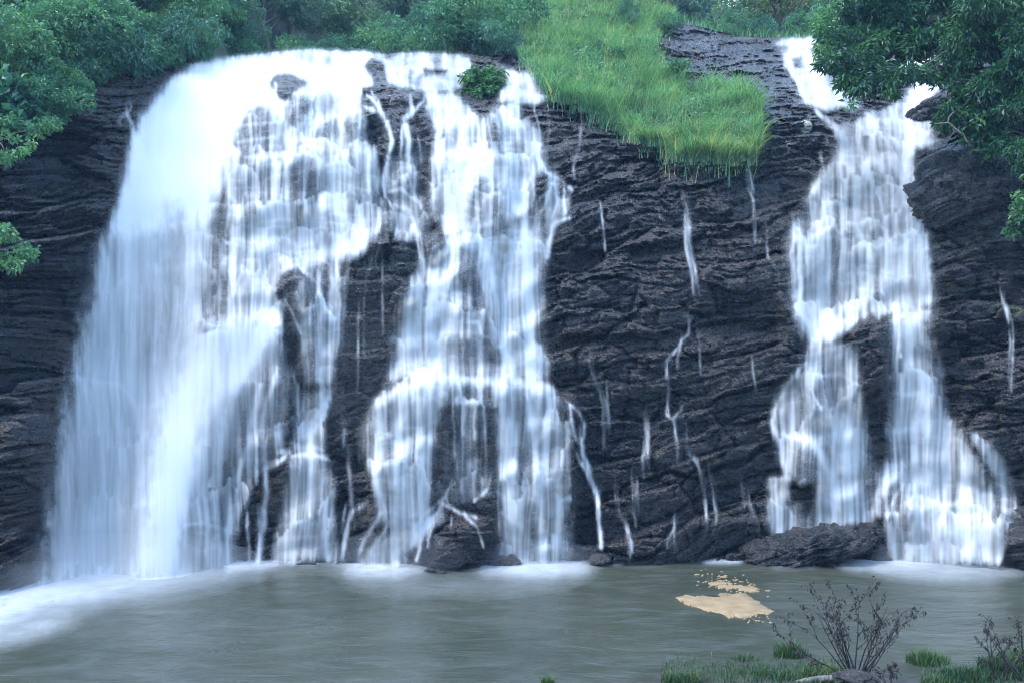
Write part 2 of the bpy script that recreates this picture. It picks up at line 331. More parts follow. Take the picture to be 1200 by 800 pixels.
paint([(944,448),(968,444),(972,482),(946,482)], .28, 4)
paint([(928,526),(958,528),(962,566),(932,566)], .28, 4)
paint([(970,486),(1013,470),(1016,540),(1001,562),(975,556)], .84, 4, C)
paint([(964,557),(1005,562),(1024,575),(1019,614),(996,614),(968,592)], .84, 4, C)
for p, w, i in [([(945,425),(925,447),(908,478),(905,495),(914,515),(922,558)], 7, .7), ([(930,450),(929,505)], 8, .55), ([(918,508),(950,516),(966,535),(976,558)], 8, .8), ([(960,440),(985,438),(1003,450)], 5, .6), ([(992,410),(996,440),(1003,468)], 12, .5), ([(960,405),(955,430),(950,448)], 10, .5), ([(950,455),(963,480)], 3, .6)]: stroke(p, w, i, C)
paint([(899,560),(926,558),(926,588),(902,588)], .42, 3, C)
paint([(898,586),(936,592),(938,612),(920,622),(903,624)], .5, 3, C)
stroke([(902,561),(925,560)], 5, .6, C)
paint([(922,614),(948,599),(986,598),(992,610),(958,622),(934,632),(900,632)], .55, 3, C)
paint([(1044,370),(1090,361),(1093,372),(1082,386),(1096,400),(1101,430),(1106,480),(1126,500),(1141,530),(1156,560),(1166,590),(1171,660),(1038,660),(1040,612),(1036,582),(1024,557),(1046,530),(1040,500),(1042,450),(1043,400)], .70, 4, C)
paint([(1050,370),(1086,365),(1082,402),(1050,402)], .96, 5, C)
paint([(1070,482),(1100,480),(1126,520),(1072,520)], .9, 5, C)
paint([(1090,594),(1139,585),(1152,602),(1146,658),(1086,658)], .84, 5, C)
paint([(1060,556),(1110,540),(1116,560),(1066,580)], .86, 4, C)
paint([(1036,566),(1064,566),(1064,622),(1042,624)], .34, 4)
paint([(1050,520),(1066,514),(1064,540),(1048,545)], .45, 4)
paint([(1100,500),(1112,494),(1130,530),(1140,556),(1122,548)], .6, 4)
for p, w, i in [([(1090,602),(1112,592),(1138,586)], 7, .8), ([(1045,460),(1062,462),(1080,460)], 6, .6), ([(1045,505),(1070,502)], 5, .5), ([(1045,545),(1025,580),(1030,600)], 8, .5), ([(1075,400),(1080,440),(1090,480)], 14, .5), ([(1045,620),(1048,658)], 8, .5), ([(1064,600),(1062,658)], 8, .5), ([(1062,562),(1046,585),(1040,605)], 5, .6)]: stroke(p, w, i, C)
paint([(1134,502),(1150,508),(1170,530),(1182,548),(1193,602),(1172,604),(1168,557),(1154,536)], .58, 3, C)
paint([(1154,616),(1175,606),(1203,602),(1182,622),(1174,660),(1160,660)], .62, 3, C)
paint([(1050,70),(1098,64),(1104,80),(1062,84)], .85, 3, C)
paint([(1100,88),(1108,98),(1084,124),(1096,152),(1000,152),(1008,138),(1045,124),(1078,98)], .86, 3, C)
paint([(930,262),(945,250),(1000,246),(1060,244),(1084,262),(1090,350),(1000,362),(945,340)], .66, 8)
paint([(969,256),(982,254),(981,330),(984,360),(968,358)], .42, 5)
# little cascade above the right fall
paint([(905,51),(925,43),(955,43),(962,55),(930,59)], .92, 2, Dn)
paint([(914,58),(942,56),(962,64),(972,82),(984,104),(992,122),(968,130),(940,120),(933,98),(922,80)], .86, 2.5, Dn)
paint([(924,67),(940,66),(941,80),(930,80)], .05, 2)
for p, w, i in [([(955,130),(968,140),(982,150)], 7, .6), ([(975,100),(992,112),(1000,120)], 14, .7), ([(960,178),(962,190)], 4, .4)]: stroke(p, w, i, Dn)
# trickles over the bare rock: (course runs, width, strength)
TR = [
 ([[(800,224),(806,245),(808,285),(815,320),(820,345)], [(803,240),(803,285),(811,322),(813,345)]], 6, .55),
 ([[(705,254),(708,280)]], 3, .6),
 ([[(876,218),(883,235),(884,264)], [(879,200),(882,215)]], 4, .55),
 ([[(898,280),(900,302),(912,318)]], 3, .45),
 ([[(807,380),(807,391),(799,398),(793,410),(780,423)], [(799,400),(794,420)]], 3.5, .6),
 ([[(820,404),(820,427)]], 3, .5),
 ([[(694,440),(702,452),(707,470),(708,500)], [(711,462),(713,492)]], 4, .55),
 ([[(784,452),(781,485),(790,492),(793,515)], [(799,480),(790,488)]], 4.5, .55),
 ([[(757,498),(757,520),(753,540)], [(760,505),(759,534)]], 5, .5),
 ([[(806,528),(817,540),(825,560),(828,596)]], 5, .65),
 ([[(832,555),(836,570),(838,595)]], 4, .55),
 ([[(742,565),(744,600)], [(746,570),(747,588)]], 3.5, .5),
 ([[(722,570),(724,600),(734,614),(738,637)], [(733,612),(741,635)]], 4, .55),
 ([[(791,608),(790,634)], [(789,618),(781,632)]], 3.5, .5),
 ([[(868,562),(871,584)], [(878,588),(888,611)]], 4, .45),
 ([[(881,430),(885,448)]], 3.5, .55),
 ([[(152,126),(146,136),(140,139)], [(148,134),(153,144)]], 4.5, .7),
 ([[(1177,354),(1185,376)], [(1174,350),(1180,366)]], 4, .6),
 ([[(1188,398),(1185,440)], [(1184,405),(1182,436)]], 5, .4),
 ([[(443,276),(432,318),(426,340),(427,376)], [(446,280),(440,302)]], 3.5, .5),
 ([[(448,318),(449,370)]], 3.5, .6),
 ([[(404,290),(409,302),(404,345),(403,392)]], 6, .45),
 ([[(681,154),(678,175),(672,192)]], 4, .5),
 ([[(627,130),(632,150)], [(642,128),(643,146)], [(642,160),(640,176)]], 3.5, .5),
 ([[(492,270),(495,300)], [(488,268),(494,296)], [(500,283),(503,300)]], 6, .6),
 ([[(419,440),(419,372)]], 3, .45),
]
_rs = np.random.default_rng(12)
for k, (runs, w, i) in enumerate(TR):
    for r in runs:
        r = np.array(r, float); r = np.vstack([r[:1]-[1.5, .45*(r[-1, 1]-r[0, 1])+6], r, r[-1:]+[.8, .35*(r[-1, 1]-r[0, 1])+4]]) if k else r
        stroke(r, w*1.4, i*.12, 10+k, 1.6)              # wet film
        for m in range(int(round(w*.9))):                                     # the separate threads in it
            a = _rs.uniform(0, .35) if m else 0; b = _rs.uniform(.7, 1) if m else 1
            tt_ = np.linspace(a, b, 7); f = np.linspace(0, 1, len(r))
            q_ = np.stack([np.interp(tt_, f, r[:, 0])+_rs.normal(0, w*.26), np.interp(tt_, f, r[:, 1])], 1)
            stroke(q_, 1.9, i*_rs.uniform(.12, .38 if k else .5), 10+k, .8)
W = np.where(OWN < 10, np.clip(W, 0, 1)**.92, W); W = np.clip(W, 0, .985)
W[W < .02] = 0
OWN[(OWN < 0) & (UU < 425)] = A; OWN[(OWN < 0) & (UU < 760)] = B; OWN[OWN < 0] = C

# ---- particles of water let go wherever there is water; slow water on a ledge counts for more, as in a long exposure
SILK = blur(poly_mask([(190,90),(300,60),(420,60),(415,110),(300,100),(262,200),(240,300),(235,375),(335,375),(300,470),(262,540),(230,600),(215,670),(30,680),(60,500),(100,300),(140,180)]).astype(float), 14)
def scallops(x, y, seed):
    """overlapping arched shelves; returns their relief, the drop below the lip, and a hash per shelf"""
    ix, iy = np.floor(x), np.floor(y); best = np.full(x.shape, -9.); drop = np.full(x.shape, 2.); hid = np.zeros(x.shape)
    for dy in (-1, 0, 1):
        for dx in (-1, 0, 1):
            cx, cy = ix+dx, iy+dy
            ddx = x-(cx+.15+.7*hash2(cx, cy, seed)); ddy = y-(cy+.1+.8*hash2(cx, cy, seed+1)); s = .7+.6*hash2(cx, cy, seed+2)
            top = .42*s - .5*ddx*ddx/s + RAG                 # arched lip
            val = np.where((ddy < top) & (np.abs(ddx) < .75*s), (hash2(cx, cy, seed+3)-.3)*.9 + .55*ddy - .8*ddx*ddx, -9.)
            m = val > best; best = np.where(m, val, best)
            drop = np.where(m, top-ddy, drop); hid = np.where(m, hash2(cx, cy, seed+4), hid)
    return np.where(best < -5, -.3, best), drop, hid
WETM = blur(np.clip(W*3, 0, 1), 5)*(1-np.clip((D0-46)/4, 0, 1)*.6)
_sx = X0 + .38*fbm(X0*.7, Z0*.5, 63, 3); _sz = Z0 + .5*fbm(X0*.45, Z0*.6, 67, 4); RAG = .30*fbm(X0*1.9, Z0*.8, 69, 4)
s1, t1, k1 = scallops(_sx/1.35, _sz/1.5, 211)
s0, t0, k0 = scallops(_sx/2.3+.2, _sz/2.9, 207); LOW = np.clip((VV-250)/90, 0, 1)
s1 = s1*(1-LOW)+1.3*s0*LOW
s2, t2, k2 = scallops(_sx/.62+.3, _sz/.62, 223)
REL = REL*(1-.35*WETM) + WETM*(.34*s1 + .10*s2)
REL *= 1-.8*SILK; BIG *= 1-.35*SILK; REL -= .35*SILK
BIG += 1.7*blur(poly_mask([(232,378),(338,374),(315,440),(268,500),(240,580),(228,700),(150,700),(165,560),(192,470)]).astype(float), 12)*np.clip((VV-372)/230, 0, 1)   # the ramp the left fall bursts over
DEP = D0 - BIG - REL
H = blur(-DEP*PXM, 2.0)
Hv, Hu = np.gradient(H)
Wb = blur(W, 3.0); Wv, Wu = np.gradient(Wb)
rng = np.random.default_rng(4)
NP_, STEPS, DT = 150000, 170, 1/55.
cdf = np.cumsum((W**.9).ravel()); cdf /= cdf[-1]
def seed(n):
    k = np.searchsorted(cdf, rng.random(n)); return k % NU + rng.random(n), k//NU + rng.random(n)
pu, pv = seed(NP_)
def strand(u, v): return np.exp(4.0*vnoise(u/2.6, v/110., 41) + 2.6*vnoise(u/8., v/160., 43))
q = strand(pu, pv)
vel_u, vel_v, vel_w = rng.normal(0, 5, NP_), 50+rng.random(NP_)*60, np.zeros(NP_)
pw = H[pv.astype(int), pu.astype(int)]
life = rng.integers(0, 60, NP_)
dens, wsum = np.zeros(NU*NV), np.zeros(NU*NV)
for st in range(STEPS):
    dead = np.nonzero(life <= 0)[0]
    if len(dead):
        pu[dead], pv[dead] = seed(len(dead)); q[dead] = strand(pu[dead], pv[dead]); life[dead] = rng.integers(25, 75, len(dead))
        vel_u[dead] = rng.normal(0, 5, len(dead)); vel_v[dead] = 50+rng.random(len(dead))*60; vel_w[dead] = 0
        pw[dead] = H[pv[dead].astype(int), pu[dead].astype(int)]
    life -= 1
    i, j = np.clip(pv.astype(int), 0, NV-2), np.clip(pu.astype(int), 1, NU-2)
    h, hu, hv = H[i, j], Hu[i, j], Hv[i, j]
    vel_v += 294*DT; vel_u += 70*Wu[i, j]*60*DT
    on = pw <= h+.4
    nl = 1/np.sqrt(hu*hu+hv*hv+1)
    dn = (-hu*vel_u - hv*vel_v + vel_w)*nl
    push = np.where(on & (dn < 0), -dn*1.05, 0)*nl
    vel_u -= push*hu*.6; vel_v -= push*hv; vel_w += push
    fr = np.where(on, 1-3.0*DT, 1-.25*DT)
    vel_u *= fr*np.where(on, .92, .985); vel_v *= fr; vel_w *= fr
    vel_u += np.where(on, rng.normal(0, 6, NP_), 0)
    vel_v = np.clip(vel_v, 36, 260); vel_w = np.clip(vel_w, -80, 26); vel_u = np.clip(vel_u, -60, 60)
    pu += vel_u*DT; pv += vel_v*DT; pw = np.maximum(pw + vel_w*DT, h)
    ok = (pv < NV-1) & (pu > 0) & (pu < NU-1)
    life[~ok] = 0
    idx = np.where(ok, pv.astype(int)*NU + pu.astype(int), 0)
    wi = np.where(ok, W[i, j], 0); life -= (wi < .05)*4
    wt = q*np.clip(wi*4, 0, 1)*(np.hypot(vel_v, vel_w)/100)**.75
    dens += np.bincount(idx, wt, NU*NV); wsum += np.bincount(idx, wt*np.minimum(pw-h, 24), NU*NV)
dens[0] = wsum[0] = 0
dens = np.maximum(blur(dens.reshape(NV, NU), .7, 1.2), 0); wsum = np.maximum(blur(wsum.reshape(NV, NU), .7, 1.2), 0)
LIFT = np.clip(wsum/(dens+1e-3), 0, 24)/PXM
inw = np.clip(blur((W > .05).astype(float), 12, 18), .15, 1)
ratio = np.clip((dens+.05)/(np.maximum(blur(dens, 12, 18), 0)/inw+.05), .08, 4)
# every shelf has a bright lip, then thins into threads as it falls
_dr = UU + 7.*fbm(UU/45., VV/110., 401, 3)
def threads(k, w, L, seed): return np.exp(1.15*vnoise(_dr/w + 37.*np.round(k*40), VV/L, seed))
def lips(t, k): return (.55+.40*k) + .85*np.exp(-(t/.075)**1.5)*(.2+.9*k) + .65*np.exp(-t/.55)
lip1 = lips(t1, k1)*(1-LOW) + lips(t0, k0)*LOW
lip2 = .92 + (.45-.2*LOW)*np.exp(-(t2/.14)**1.5)*(.2+k2) - .22*k2*np.clip(t2*2, 0, 1)
def ropes(k): return threads(k, 1.9, 75., 411)**1.25*threads(k, 4.8, 110., 413)*threads(k, 13., 150., 417)**.45
fine = ropes(k1)*(1-LOW) + ropes(k0)*LOW
fine = fine**(1-.65*np.clip((D0-45)/3, 0, 1))
mod = lip1*np.clip(lip2, .3, 2)*fine
mod = blur(mod/np.maximum(blur(mod, 25), .2), .4, .8)
big = np.clip(OWN < 10, 0, 1)*(1-SILK)
TAU = -np.log(1-np.clip(W, 0, .97+.015*SILK))*ratio**(.5-.1*SILK)*(mod**1.05*big + (1-big)*(fine/1.1)**(.25+.5*(1-SILK)))
ALPHA = 1-np.exp(-TAU)
ALPHA *= np.clip(W/.06, 0, 1)

# ------------------------------------------------------------------ helpers
COL = scene.collection
def px(u, v, Y):
    return Vector(((u-600)/F*Y, Y, CZ+(HZ-v)/F*Y))
def sampD(A, u, v): return grid_sample(A, np.asarray(v, float)-V0, np.asarray(u, float)-U0)

def mesh_np(name, verts, quads, mat, attrs=None, fattrs=None, smooth=True, parent=None, tris=False):
    me = bpy.data.meshes.new(name)
    n = 3 if tris else 4
    verts = np.asarray(verts, np.float32); quads = np.asarray(quads, np.int32)
    me.vertices.add(len(verts)); me.vertices.foreach_set('co', verts.ravel())
    me.loops.add(len(quads)*n); me.loops.foreach_set('vertex_index', quads.ravel())
    me.polygons.add(len(quads)); me.polygons.foreach_set('loop_start', np.arange(len(quads), dtype=np.int32)*n)
    me.polygons.foreach_set('use_smooth', np.full(len(quads), smooth))
    for k, a in (attrs or {}).items():
        at = me.attributes.new(k, 'FLOAT', 'POINT'); at.data.foreach_set('value', np.asarray(a, np.float32).ravel())
    for k, a in (fattrs or {}).items():
        at = me.attributes.new(k, 'FLOAT', 'FACE'); at.data.foreach_set('value', np.asarray(a, np.float32).ravel())
    me.update(calc_edges=True); me.validate()
    me.materials.append(mat)
    o = bpy.data.objects.new(name, me); COL.objects.link(o)
    if parent: o.parent = parent
    return o

def tag(o, label=None, cat=None, group=None, kind=None):
    if label: o['label'] = label
    if cat: o['category'] = cat
    if group: o['group'] = group
    if kind: o['kind'] = kind
    return o
def thing(name, loc, label, cat, group=None, rz=0, sc=1):
    o = bpy.data.objects.new(name, None); COL.objects.link(o)
    o.location = loc; o.rotation_euler = (0, 0, rz); o.scale = (sc, sc, sc); o.empty_display_size = .2
    return tag(o, label, cat, group)
def copy_tree(o, parent=None):
    c = o.copy(); COL.objects.link(c)
    if parent: c.parent = parent
    for ch in list(o.children): copy_tree(ch, c)
    return c

class N:
    """small node-tree writer"""
    def __init__(s, name):
        s.m = bpy.data.materials.new(name); s.m.use_nodes = True; s.t = s.m.node_tree; s.t.nodes.clear()
        s.out = s.t.nodes.new('ShaderNodeOutputMaterial')
    def n(s, typ, _props=None, **ins):
        nd = s.t.nodes.new(typ)
        for k, v in (_props or {}).items(): setattr(nd, k, v)
        for k, v in ins.items():
            k = k.replace('_', ' ')
            sock = nd.inputs[int(k[1:])] if k[0] == 'i' and k[1:].isdigit() else nd.inputs[k]
            if isinstance(v, bpy.types.NodeSocket): s.t.links.new(v, sock)
            else: sock.default_value = v
        return nd
    def ramp(s, fac, stops):
        r = s.t.nodes.new('ShaderNodeValToRGB'); s.t.links.new(fac, r.inputs[0]); e = r.color_ramp.elements
        while len(e) < len(stops): e.new(.5)
        for el, (p, c) in zip(e, stops):
            el.position = p; el.color = c if len(c) == 4 else (*c, 1)
        return r.outputs[0]
    def mix(s, fac, a, b, mode='MIX'):
        m = s.n('ShaderNodeMix', {'data_type': 'RGBA', 'blend_type': mode})
        for sock, v in ((m.inputs[0], fac), (m.inputs[6], a), (m.inputs[7], b)):
            if isinstance(v, bpy.types.NodeSocket): s.t.links.new(v, sock)
            else: sock.default_value = v if not isinstance(v, tuple) or len(v) == 4 else (*v, 1)
        return m.outputs[2]
    def math(s, op, a, b=0, clamp=False):
        m = s.n('ShaderNodeMath', {'operation': op, 'use_clamp': clamp})
        for sock, v in ((m.inputs[0], a), (m.inputs[1], b)):
            if isinstance(v, bpy.types.NodeSocket): s.t.links.new(v, sock)
            else: sock.default_value = v
        return m.outputs[0]
    def coords(s, scale=(1, 1, 1), rot=(0, 0, 0), obj=False):
        tc = s.t.nodes.new('ShaderNodeTexCoord') if obj else s.t.nodes.new('ShaderNodeNewGeometry')
        mp = s.n('ShaderNodeMapping', Scale=scale, Rotation=rot)
        s.t.links.new(tc.outputs['Object' if obj else 'Position'], mp.inputs[0]); return mp.outputs[0]
    def noise(s, vec, scale, detail=5, rough=.55, dist=0):
        return s.n('ShaderNodeTexNoise', Vector=vec, Scale=scale, Detail=detail, Roughness=rough, Distortion=dist).outputs[0]
    def attr(s, name): 
        a = s.t.nodes.new('ShaderNodeAttribute'); a.attribute_name = name; return a.outputs['Fac']
    def done(s, shader, vol=None):
        s.t.links.new(shader, s.out.inputs[0]); return s.m

# ------------------------------------------------------------------ materials
def rock_material(name):
    k = N(name); g = k.coords(rot=(0, math.radians(11), 0)); st = k.coords((1, 1, 2.6), (0, math.radians(11), 0))
    n1 = k.noise(g, .35, 5); n2 = k.noise(st, 1.6, 8, .65); n3 = k.noise(st, 7, 8, .7); blk = k.attr('block')
    c = k.ramp(k.math('ADD', k.math('MULTIPLY', n2, .6), k.math('MULTIPLY', blk, .4)), [(.25, (.004, .0044, .0048)), (.5, (.0135, .0138, .0148)), (.78, (.062, .06, .06))])
    warm = k.math('MULTIPLY', k.ramp(k.math('ADD', k.math('MULTIPLY', n1, .7), k.math('MULTIPLY', blk, .3)), [(.43, (0, 0, 0)), (.58, (1, 1, 1))]), .85)
    c = k.mix(warm, c, k.ramp(n3, [(.3, (.011, .009, .008)), (.75, (.075, .056, .042))]))
    grain = k.ramp(n3, [(.3, (.45, .45, .45)), (.7, (1.4, 1.4, 1.4))])
    c = k.mix(1.0, c, grain, 'MULTIPLY')
    pale = k.ramp(k.noise(st, .9, 6, .6), [(.66, (0, 0, 0)), (.76, (1, 1, 1))])
    c = k.mix(k.math('MULTIPLY', pale, .5), c, (.12, .095, .07, 1))
    moss = k.math('MULTIPLY', k.ramp(k.noise(g, 1.1, 6, .6), [(.58, (0, 0, 0)), (.68, (1, 1, 1))]), k.attr('moss'))
    c = k.mix(moss, c, k.ramp(n3, [(.3, (.03, .045, .012)), (.7, (.10, .12, .03))]))
    c = k.mix(k.attr('turf'), c, k.ramp(n3, [(.3, (.03, .055, .03)), (.7, (.06, .11, .055))]))
    ro = k.ramp(k.noise(st, 3.1, 6, .7), [(.3, (.08, .08, .08)), (.7, (.38, .38, .38))])
    v = k.n('ShaderNodeTexVoronoi', {'feature': 'DISTANCE_TO_EDGE'}, Vector=st, Scale=3.5).outputs[0]
    b1 = k.n('ShaderNodeBump', Height=k.noise(st, 5.5, 10, .72, .4), Strength=1.0, Distance=.2)
    b2 = k.n('ShaderNodeBump', Height=k.ramp(v, [(0, (0, 0, 0)), (.1, (1, 1, 1))]), Strength=.3, Distance=.05, Normal=b1.outputs[0])
    p = k.n('ShaderNodeBsdfPrincipled', Base_Color=c, Roughness=ro, Normal=b2.outputs[0], IOR=1.5)
    p.inputs['Specular IOR Level'].default_value = .75
    return k.done(p.outputs[0])
ROCK = rock_material('wet_slate')

def water_material():
    k = N('falling_water')
    p = k.n('ShaderNodeBsdfPrincipled', Base_Color=(.88, .89, .90, 1), Roughness=.55)
    p.inputs['Specular IOR Level'].default_value = .25
    tl = k.n('ShaderNodeBsdfTranslucent', Color=(.88, .89, .9, 1))
    m1 = k.n('ShaderNodeMixShader', i0=.55, i1=p.outputs[0], i2=tl.outputs[0])
    tr = k.n('ShaderNodeBsdfTransparent')
    m = k.n('ShaderNodeMixShader', i0=k.attr('cover'), i1=tr.outputs[0], i2=m1.outputs[0])
    return k.done(m.outputs[0])
FALL = water_material()

def foam_material():
    k = N('white_foam')
    g = k.coords((1, .7, 1)); n = k.noise(g, 1.5, 7, .65, .6)
    a = k.attr('cover')
    f = k.math('MULTIPLY', a, k.math('ADD', k.math('MULTIPLY', n, 1.1), .3), True)
    p = k.n('ShaderNodeBsdfPrincipled', Base_Color=(.83, .87, .9, 1), Roughness=.6)
    p.inputs['Specular IOR Level'].default_value = .2
    tr = k.n('ShaderNodeBsdfTransparent')
    return k.done(k.n('ShaderNodeMixShader', i0=f, i1=tr.outputs[0], i2=p.outputs[0]).outputs[0])
FOAM = foam_material()

def pool_material():
    k = N('murky_pool_water')
    g = k.coords((1, 1, 1)); gs = k.coords((.55, 1.25, 1), (0, 0, math.radians(8)))
    c = k.ramp(k.noise(g, .22, 4, .55, .8), [(.3, (.028, .033, .021)), (.7, (.046, .050, .035))])
    silt = k.ramp(k.noise(gs, .8, 6, .6, 1.2), [(.48, (0, 0, 0)), (.75, (1, 1, 1))])
    c = k.mix(k.math('MULTIPLY', silt, .3), c, (.11, .125, .12, 1))
    b1 = k.n('ShaderNodeBump', Height=k.noise(gs, 1.1, 4, .55, .7), Strength=.5, Distance=.25)
    b2 = k.n('ShaderNodeBump', Height=k.noise(gs, 4.2, 5, .6, .5), Strength=.45, Distance=.06, Normal=b1.outputs[0])
    p = k.n('ShaderNodeBsdfPrincipled', Base_Color=c, Roughness=.3, IOR=1.33, Normal=b2.outputs[0])
    return k.done(p.outputs[0])
POOL = pool_material()

def leaf_material(name, dark, mid, light, odd=None, gloss=.45, trans=.35):
    k = N(name)
    t = k.attr('tone')
    c = k.ramp(t, [(0, dark), (.5, mid), (.93, light), (1, odd or light)])
    oi = k.t.nodes.new('ShaderNodeObjectInfo')
    c = k.mix(1.0, c, k.ramp(oi.outputs['Random'], [(0, (.5, .62, .7)), (.5, (.95, .95, .8)), (1, (1.45, 1.2, .9))]), 'MULTIPLY')
    p = k.n('ShaderNodeBsdfPrincipled', Base_Color=c, Roughness=gloss)
    p.inputs['Specular IOR Level'].default_value = .4
    tl = k.n('ShaderNodeBsdfTranslucent', Color=k.mix(1.0, c, (1.1, 1.25, .6, 1), 'MULTIPLY'))
    return k.done(k.n('ShaderNodeMixShader', i0=trans, i1=p.outputs[0], i2=tl.outputs[0]).outputs[0])
LEAF_BANK = leaf_material('bank_leaves', (.015, .065, .045), (.05, .16, .095), (.15, .31, .16), (.28, .25, .14))
LEAF_TREE = leaf_material('tree_leaves', (.012, .048, .028), (.03, .10, .048), (.12, .27, .105), (.16, .30, .12), .35)
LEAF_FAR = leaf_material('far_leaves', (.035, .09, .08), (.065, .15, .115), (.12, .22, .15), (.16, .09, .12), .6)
LEAF_FERN = leaf_material('fern_leaves', (.035, .11, .03), (.065, .19, .045), (.11, .27, .06))
LEAF_SUN = leaf_material('sun_painted_leaves', (.07, .13, .05), (.14, .21, .07), (.3, .32, .12), (.4, .36, .16))  # sunshine on the far trees is put into this yellow leaf colour
GRASS = leaf_material('grass_blades', (.028, .085, .066), (.095, .245, .175), (.22, .40, .28), (.42, .41, .25), .5, .35)
REED = leaf_material('reed_blades', (.010, .035, .010), (.028, .08, .022), (.085, .16, .045), (.24, .2, .09), .5, .3)

def plain(name, c1, c2, scale=6, rough=.7, bump=.3, obj=True, dist=.03):
    k = N(name); g = k.coords(obj=obj); n = k.noise(g, scale, 7, .65)
    b = k.n('ShaderNodeBump', Height=n, Strength=bump, Distance=dist)
    p = k.n('ShaderNodeBsdfPrincipled', Base_Color=k.ramp(n, [(.3, c1), (.7, c2)]), Roughness=rough, Normal=b.outputs[0])
    return k.done(p.outputs[0])
BARK = plain('bark', (.03, .026, .022), (.10, .085, .07), 9)
TWIG = plain('dark_twig', (.007, .0055, .0045), (.019, .014, .011), 20)
DRYLEAF = plain('dry_leaf', (.010, .007, .005), (.026, .018, .013), 12)
SOIL = plain('hillside_soil', (.02, .03, .015), (.05, .06, .03), 1.2, .9, .6, False, .3)
MUD = plain('mud', (.018, .018, .014), (.06, .055, .042), 3.0, .45, .7, False, .06)
SCUM = plain('tan_scum', (.14, .09, .04), (.25, .175, .09), 2.2, .85, .6, False, .03)
LOGM = plain('pale_log', (.015, .012, .010), (.22, .185, .155), 7, .8, .8)
PALE = plain('pale_stone', (.22, .21, .17), (.42, .40, .33), 4, .7, .6)

# ------------------------------------------------------------------ the cliff
_cu = [-200,0,60,80,100,150,200,230,290,365,450,550,575,590,600,620,680,740,780,860,910,960,1000,1050,1100,1130,1200,1400]
_cv = [160,160,135,115,88,78,71,70,64,57.5,62,64,67,60,30,12,-2,-2,20,42,45,43,42,50,50,20,0,0]
crest = lambda u: np.interp(u, _cu, _cv) + 1.4*fbm(np.asarray(u, float)/30., np.asarray(u, float)*0+3., 61, 4)
BLK = .35*r1+.35*r2+.3*r3
TURF = blur(poly_mask(GRASS_POLY).astype(float), 3)
MOSS = np.clip(blur(poly_mask([(1090,220),(1400,160),(1400,560),(1120,520)]).astype(float), 25) + blur(poly_mask([(-200,120),(70,160),(60,330),(-200,420)]).astype(float), 25) + .45*blur(poly_mask([(740,440),(930,330),(930,640),(740,600)]).astype(float), 30), 0, 1)
NC, NR = 1040, 460
uc = np.linspace(U0+4, U0+NU-6, NC); vc = crest(uc)
tt = np.linspace(0, 1, NR)[:, None]
Ug = np.broadcast_to(uc, (NR, NC)); Vg = vc[None, :]*(1-tt) + 748*tt
Dg = sampD(DEP, Ug, Vg)
XYZ = np.stack([(Ug-600)/F*Dg, Dg, CZ+(HZ-Vg)/F*Dg], -1)
def grid_quads(nr, nc):
    i = np.arange(nr*nc).reshape(nr, nc)
    return np.stack([i[:-1, :-1], i[1:, :-1], i[1:, 1:], i[:-1, 1:]], -1).reshape(-1, 4)
cliff = mesh_np('cliff', XYZ.reshape(-1, 3), grid_quads(NR, NC), ROCK, {'moss': sampD(MOSS, Ug, Vg), 'turf': sampD(TURF, Ug, Vg), 'block': sampD(BLK, Ug, Vg)}, smooth=False)
tag(cliff, 'tall dark wet layered rock face behind the waterfalls', kind='structure')

# ground rising behind the crest
_gu = [-200, 200, 260, 560, 600, 640, 790, 900, 1090, 1130, 1400]
def rise(u, d):
    a = np.interp(u, _gu, [1.0, .95, .02, .02, .1, -.1, .02, .02, .03, .8, .9])    # first metres
    b = np.interp(u, _gu, [.75, .75, .55, .55, .4, .3, .3, .3, .35, .7, .75])      # farther back
    n = np.interp(u, _gu, [8, 8, 9, 9, 6, 12, 9, 9, 10, 8, 8])
    return a*np.minimum(d, n) + b*np.maximum(d-n, 0)
crest_pt = np.stack([XYZ[0, :, 0], XYZ[0, :, 1], XYZ[0, :, 2]], -1)
def ground_at(u, d):
    c = np.array([np.interp(u, uc, crest_pt[:, k]) for k in range(3)])
    return Vector((c[0]*(1+.35*d/60), c[1]+d, c[2]+rise(u, d)))
ds = np.concatenate([[0, .15, .5, 1, 1.6], np.linspace(2.4, 70, 60)])[:, None]
us = uc[::6]; cp = crest_pt[::6]
hx = cp[None, :, 0]*(1+.35*ds/60); hy = cp[None, :, 1]+ds + 0*us; hz = cp[None, :, 2] + rise(us[None, :]+0*ds, ds) + .5*fbm(hx*.3, hy*.3, 15, 4)*np.clip(ds/3, 0, 1)
hill = mesh_np('hillside', np.stack([hx, hy, hz], -1)[::-1].reshape(-1, 3), grid_quads(len(ds), len(us)), SOIL, smooth=True)
tag(hill, 'green hillside rising behind the falls', kind='structure')

# ------------------------------------------------------------------ the falls
def lowest(a, r, ax):
    o = a.copy()
    for s in range(1, r+1):
        for sh in (s, -s): o = np.minimum(o, np.roll(a, sh, ax))
    return o
ENV = blur(lowest(lowest(DEP, 6, 0), 3, 1), 2.2, 5.0)                # the water runs smoothly just proud of the rock
SB2 = blur(DEP, 10, 26)
edge = np.clip((blur(W, 10)-.35)/.4, 0, 1)
DW = np.minimum(ENV, DEP) - .05 - blur(LIFT, 3.5, 7.0)
DW = DW*(1-SILK) + blur(np.minimum(SB2, blur(DW, 6, 8))-.15*edge, 5)*SILK
DW = np.minimum(blur(DW, 2.0, 4.0), lowest(lowest(DEP, 2, 0), 1, 1)-.04-.10*SILK)
FALLS = {A: ('waterfall', 'broad smooth white waterfall pouring over the left side of the cliff', 'waterfall'),
         B: ('waterfall', 'middle waterfall parting round dark domes left of the bare rock', 'waterfall'),
         C: ('waterfall', 'narrow right waterfall splitting in two round a dark boulder', 'waterfall'),
         Dn: ('cascade', 'small white cascade above the right fall beside the flat slab', 'cascade')}
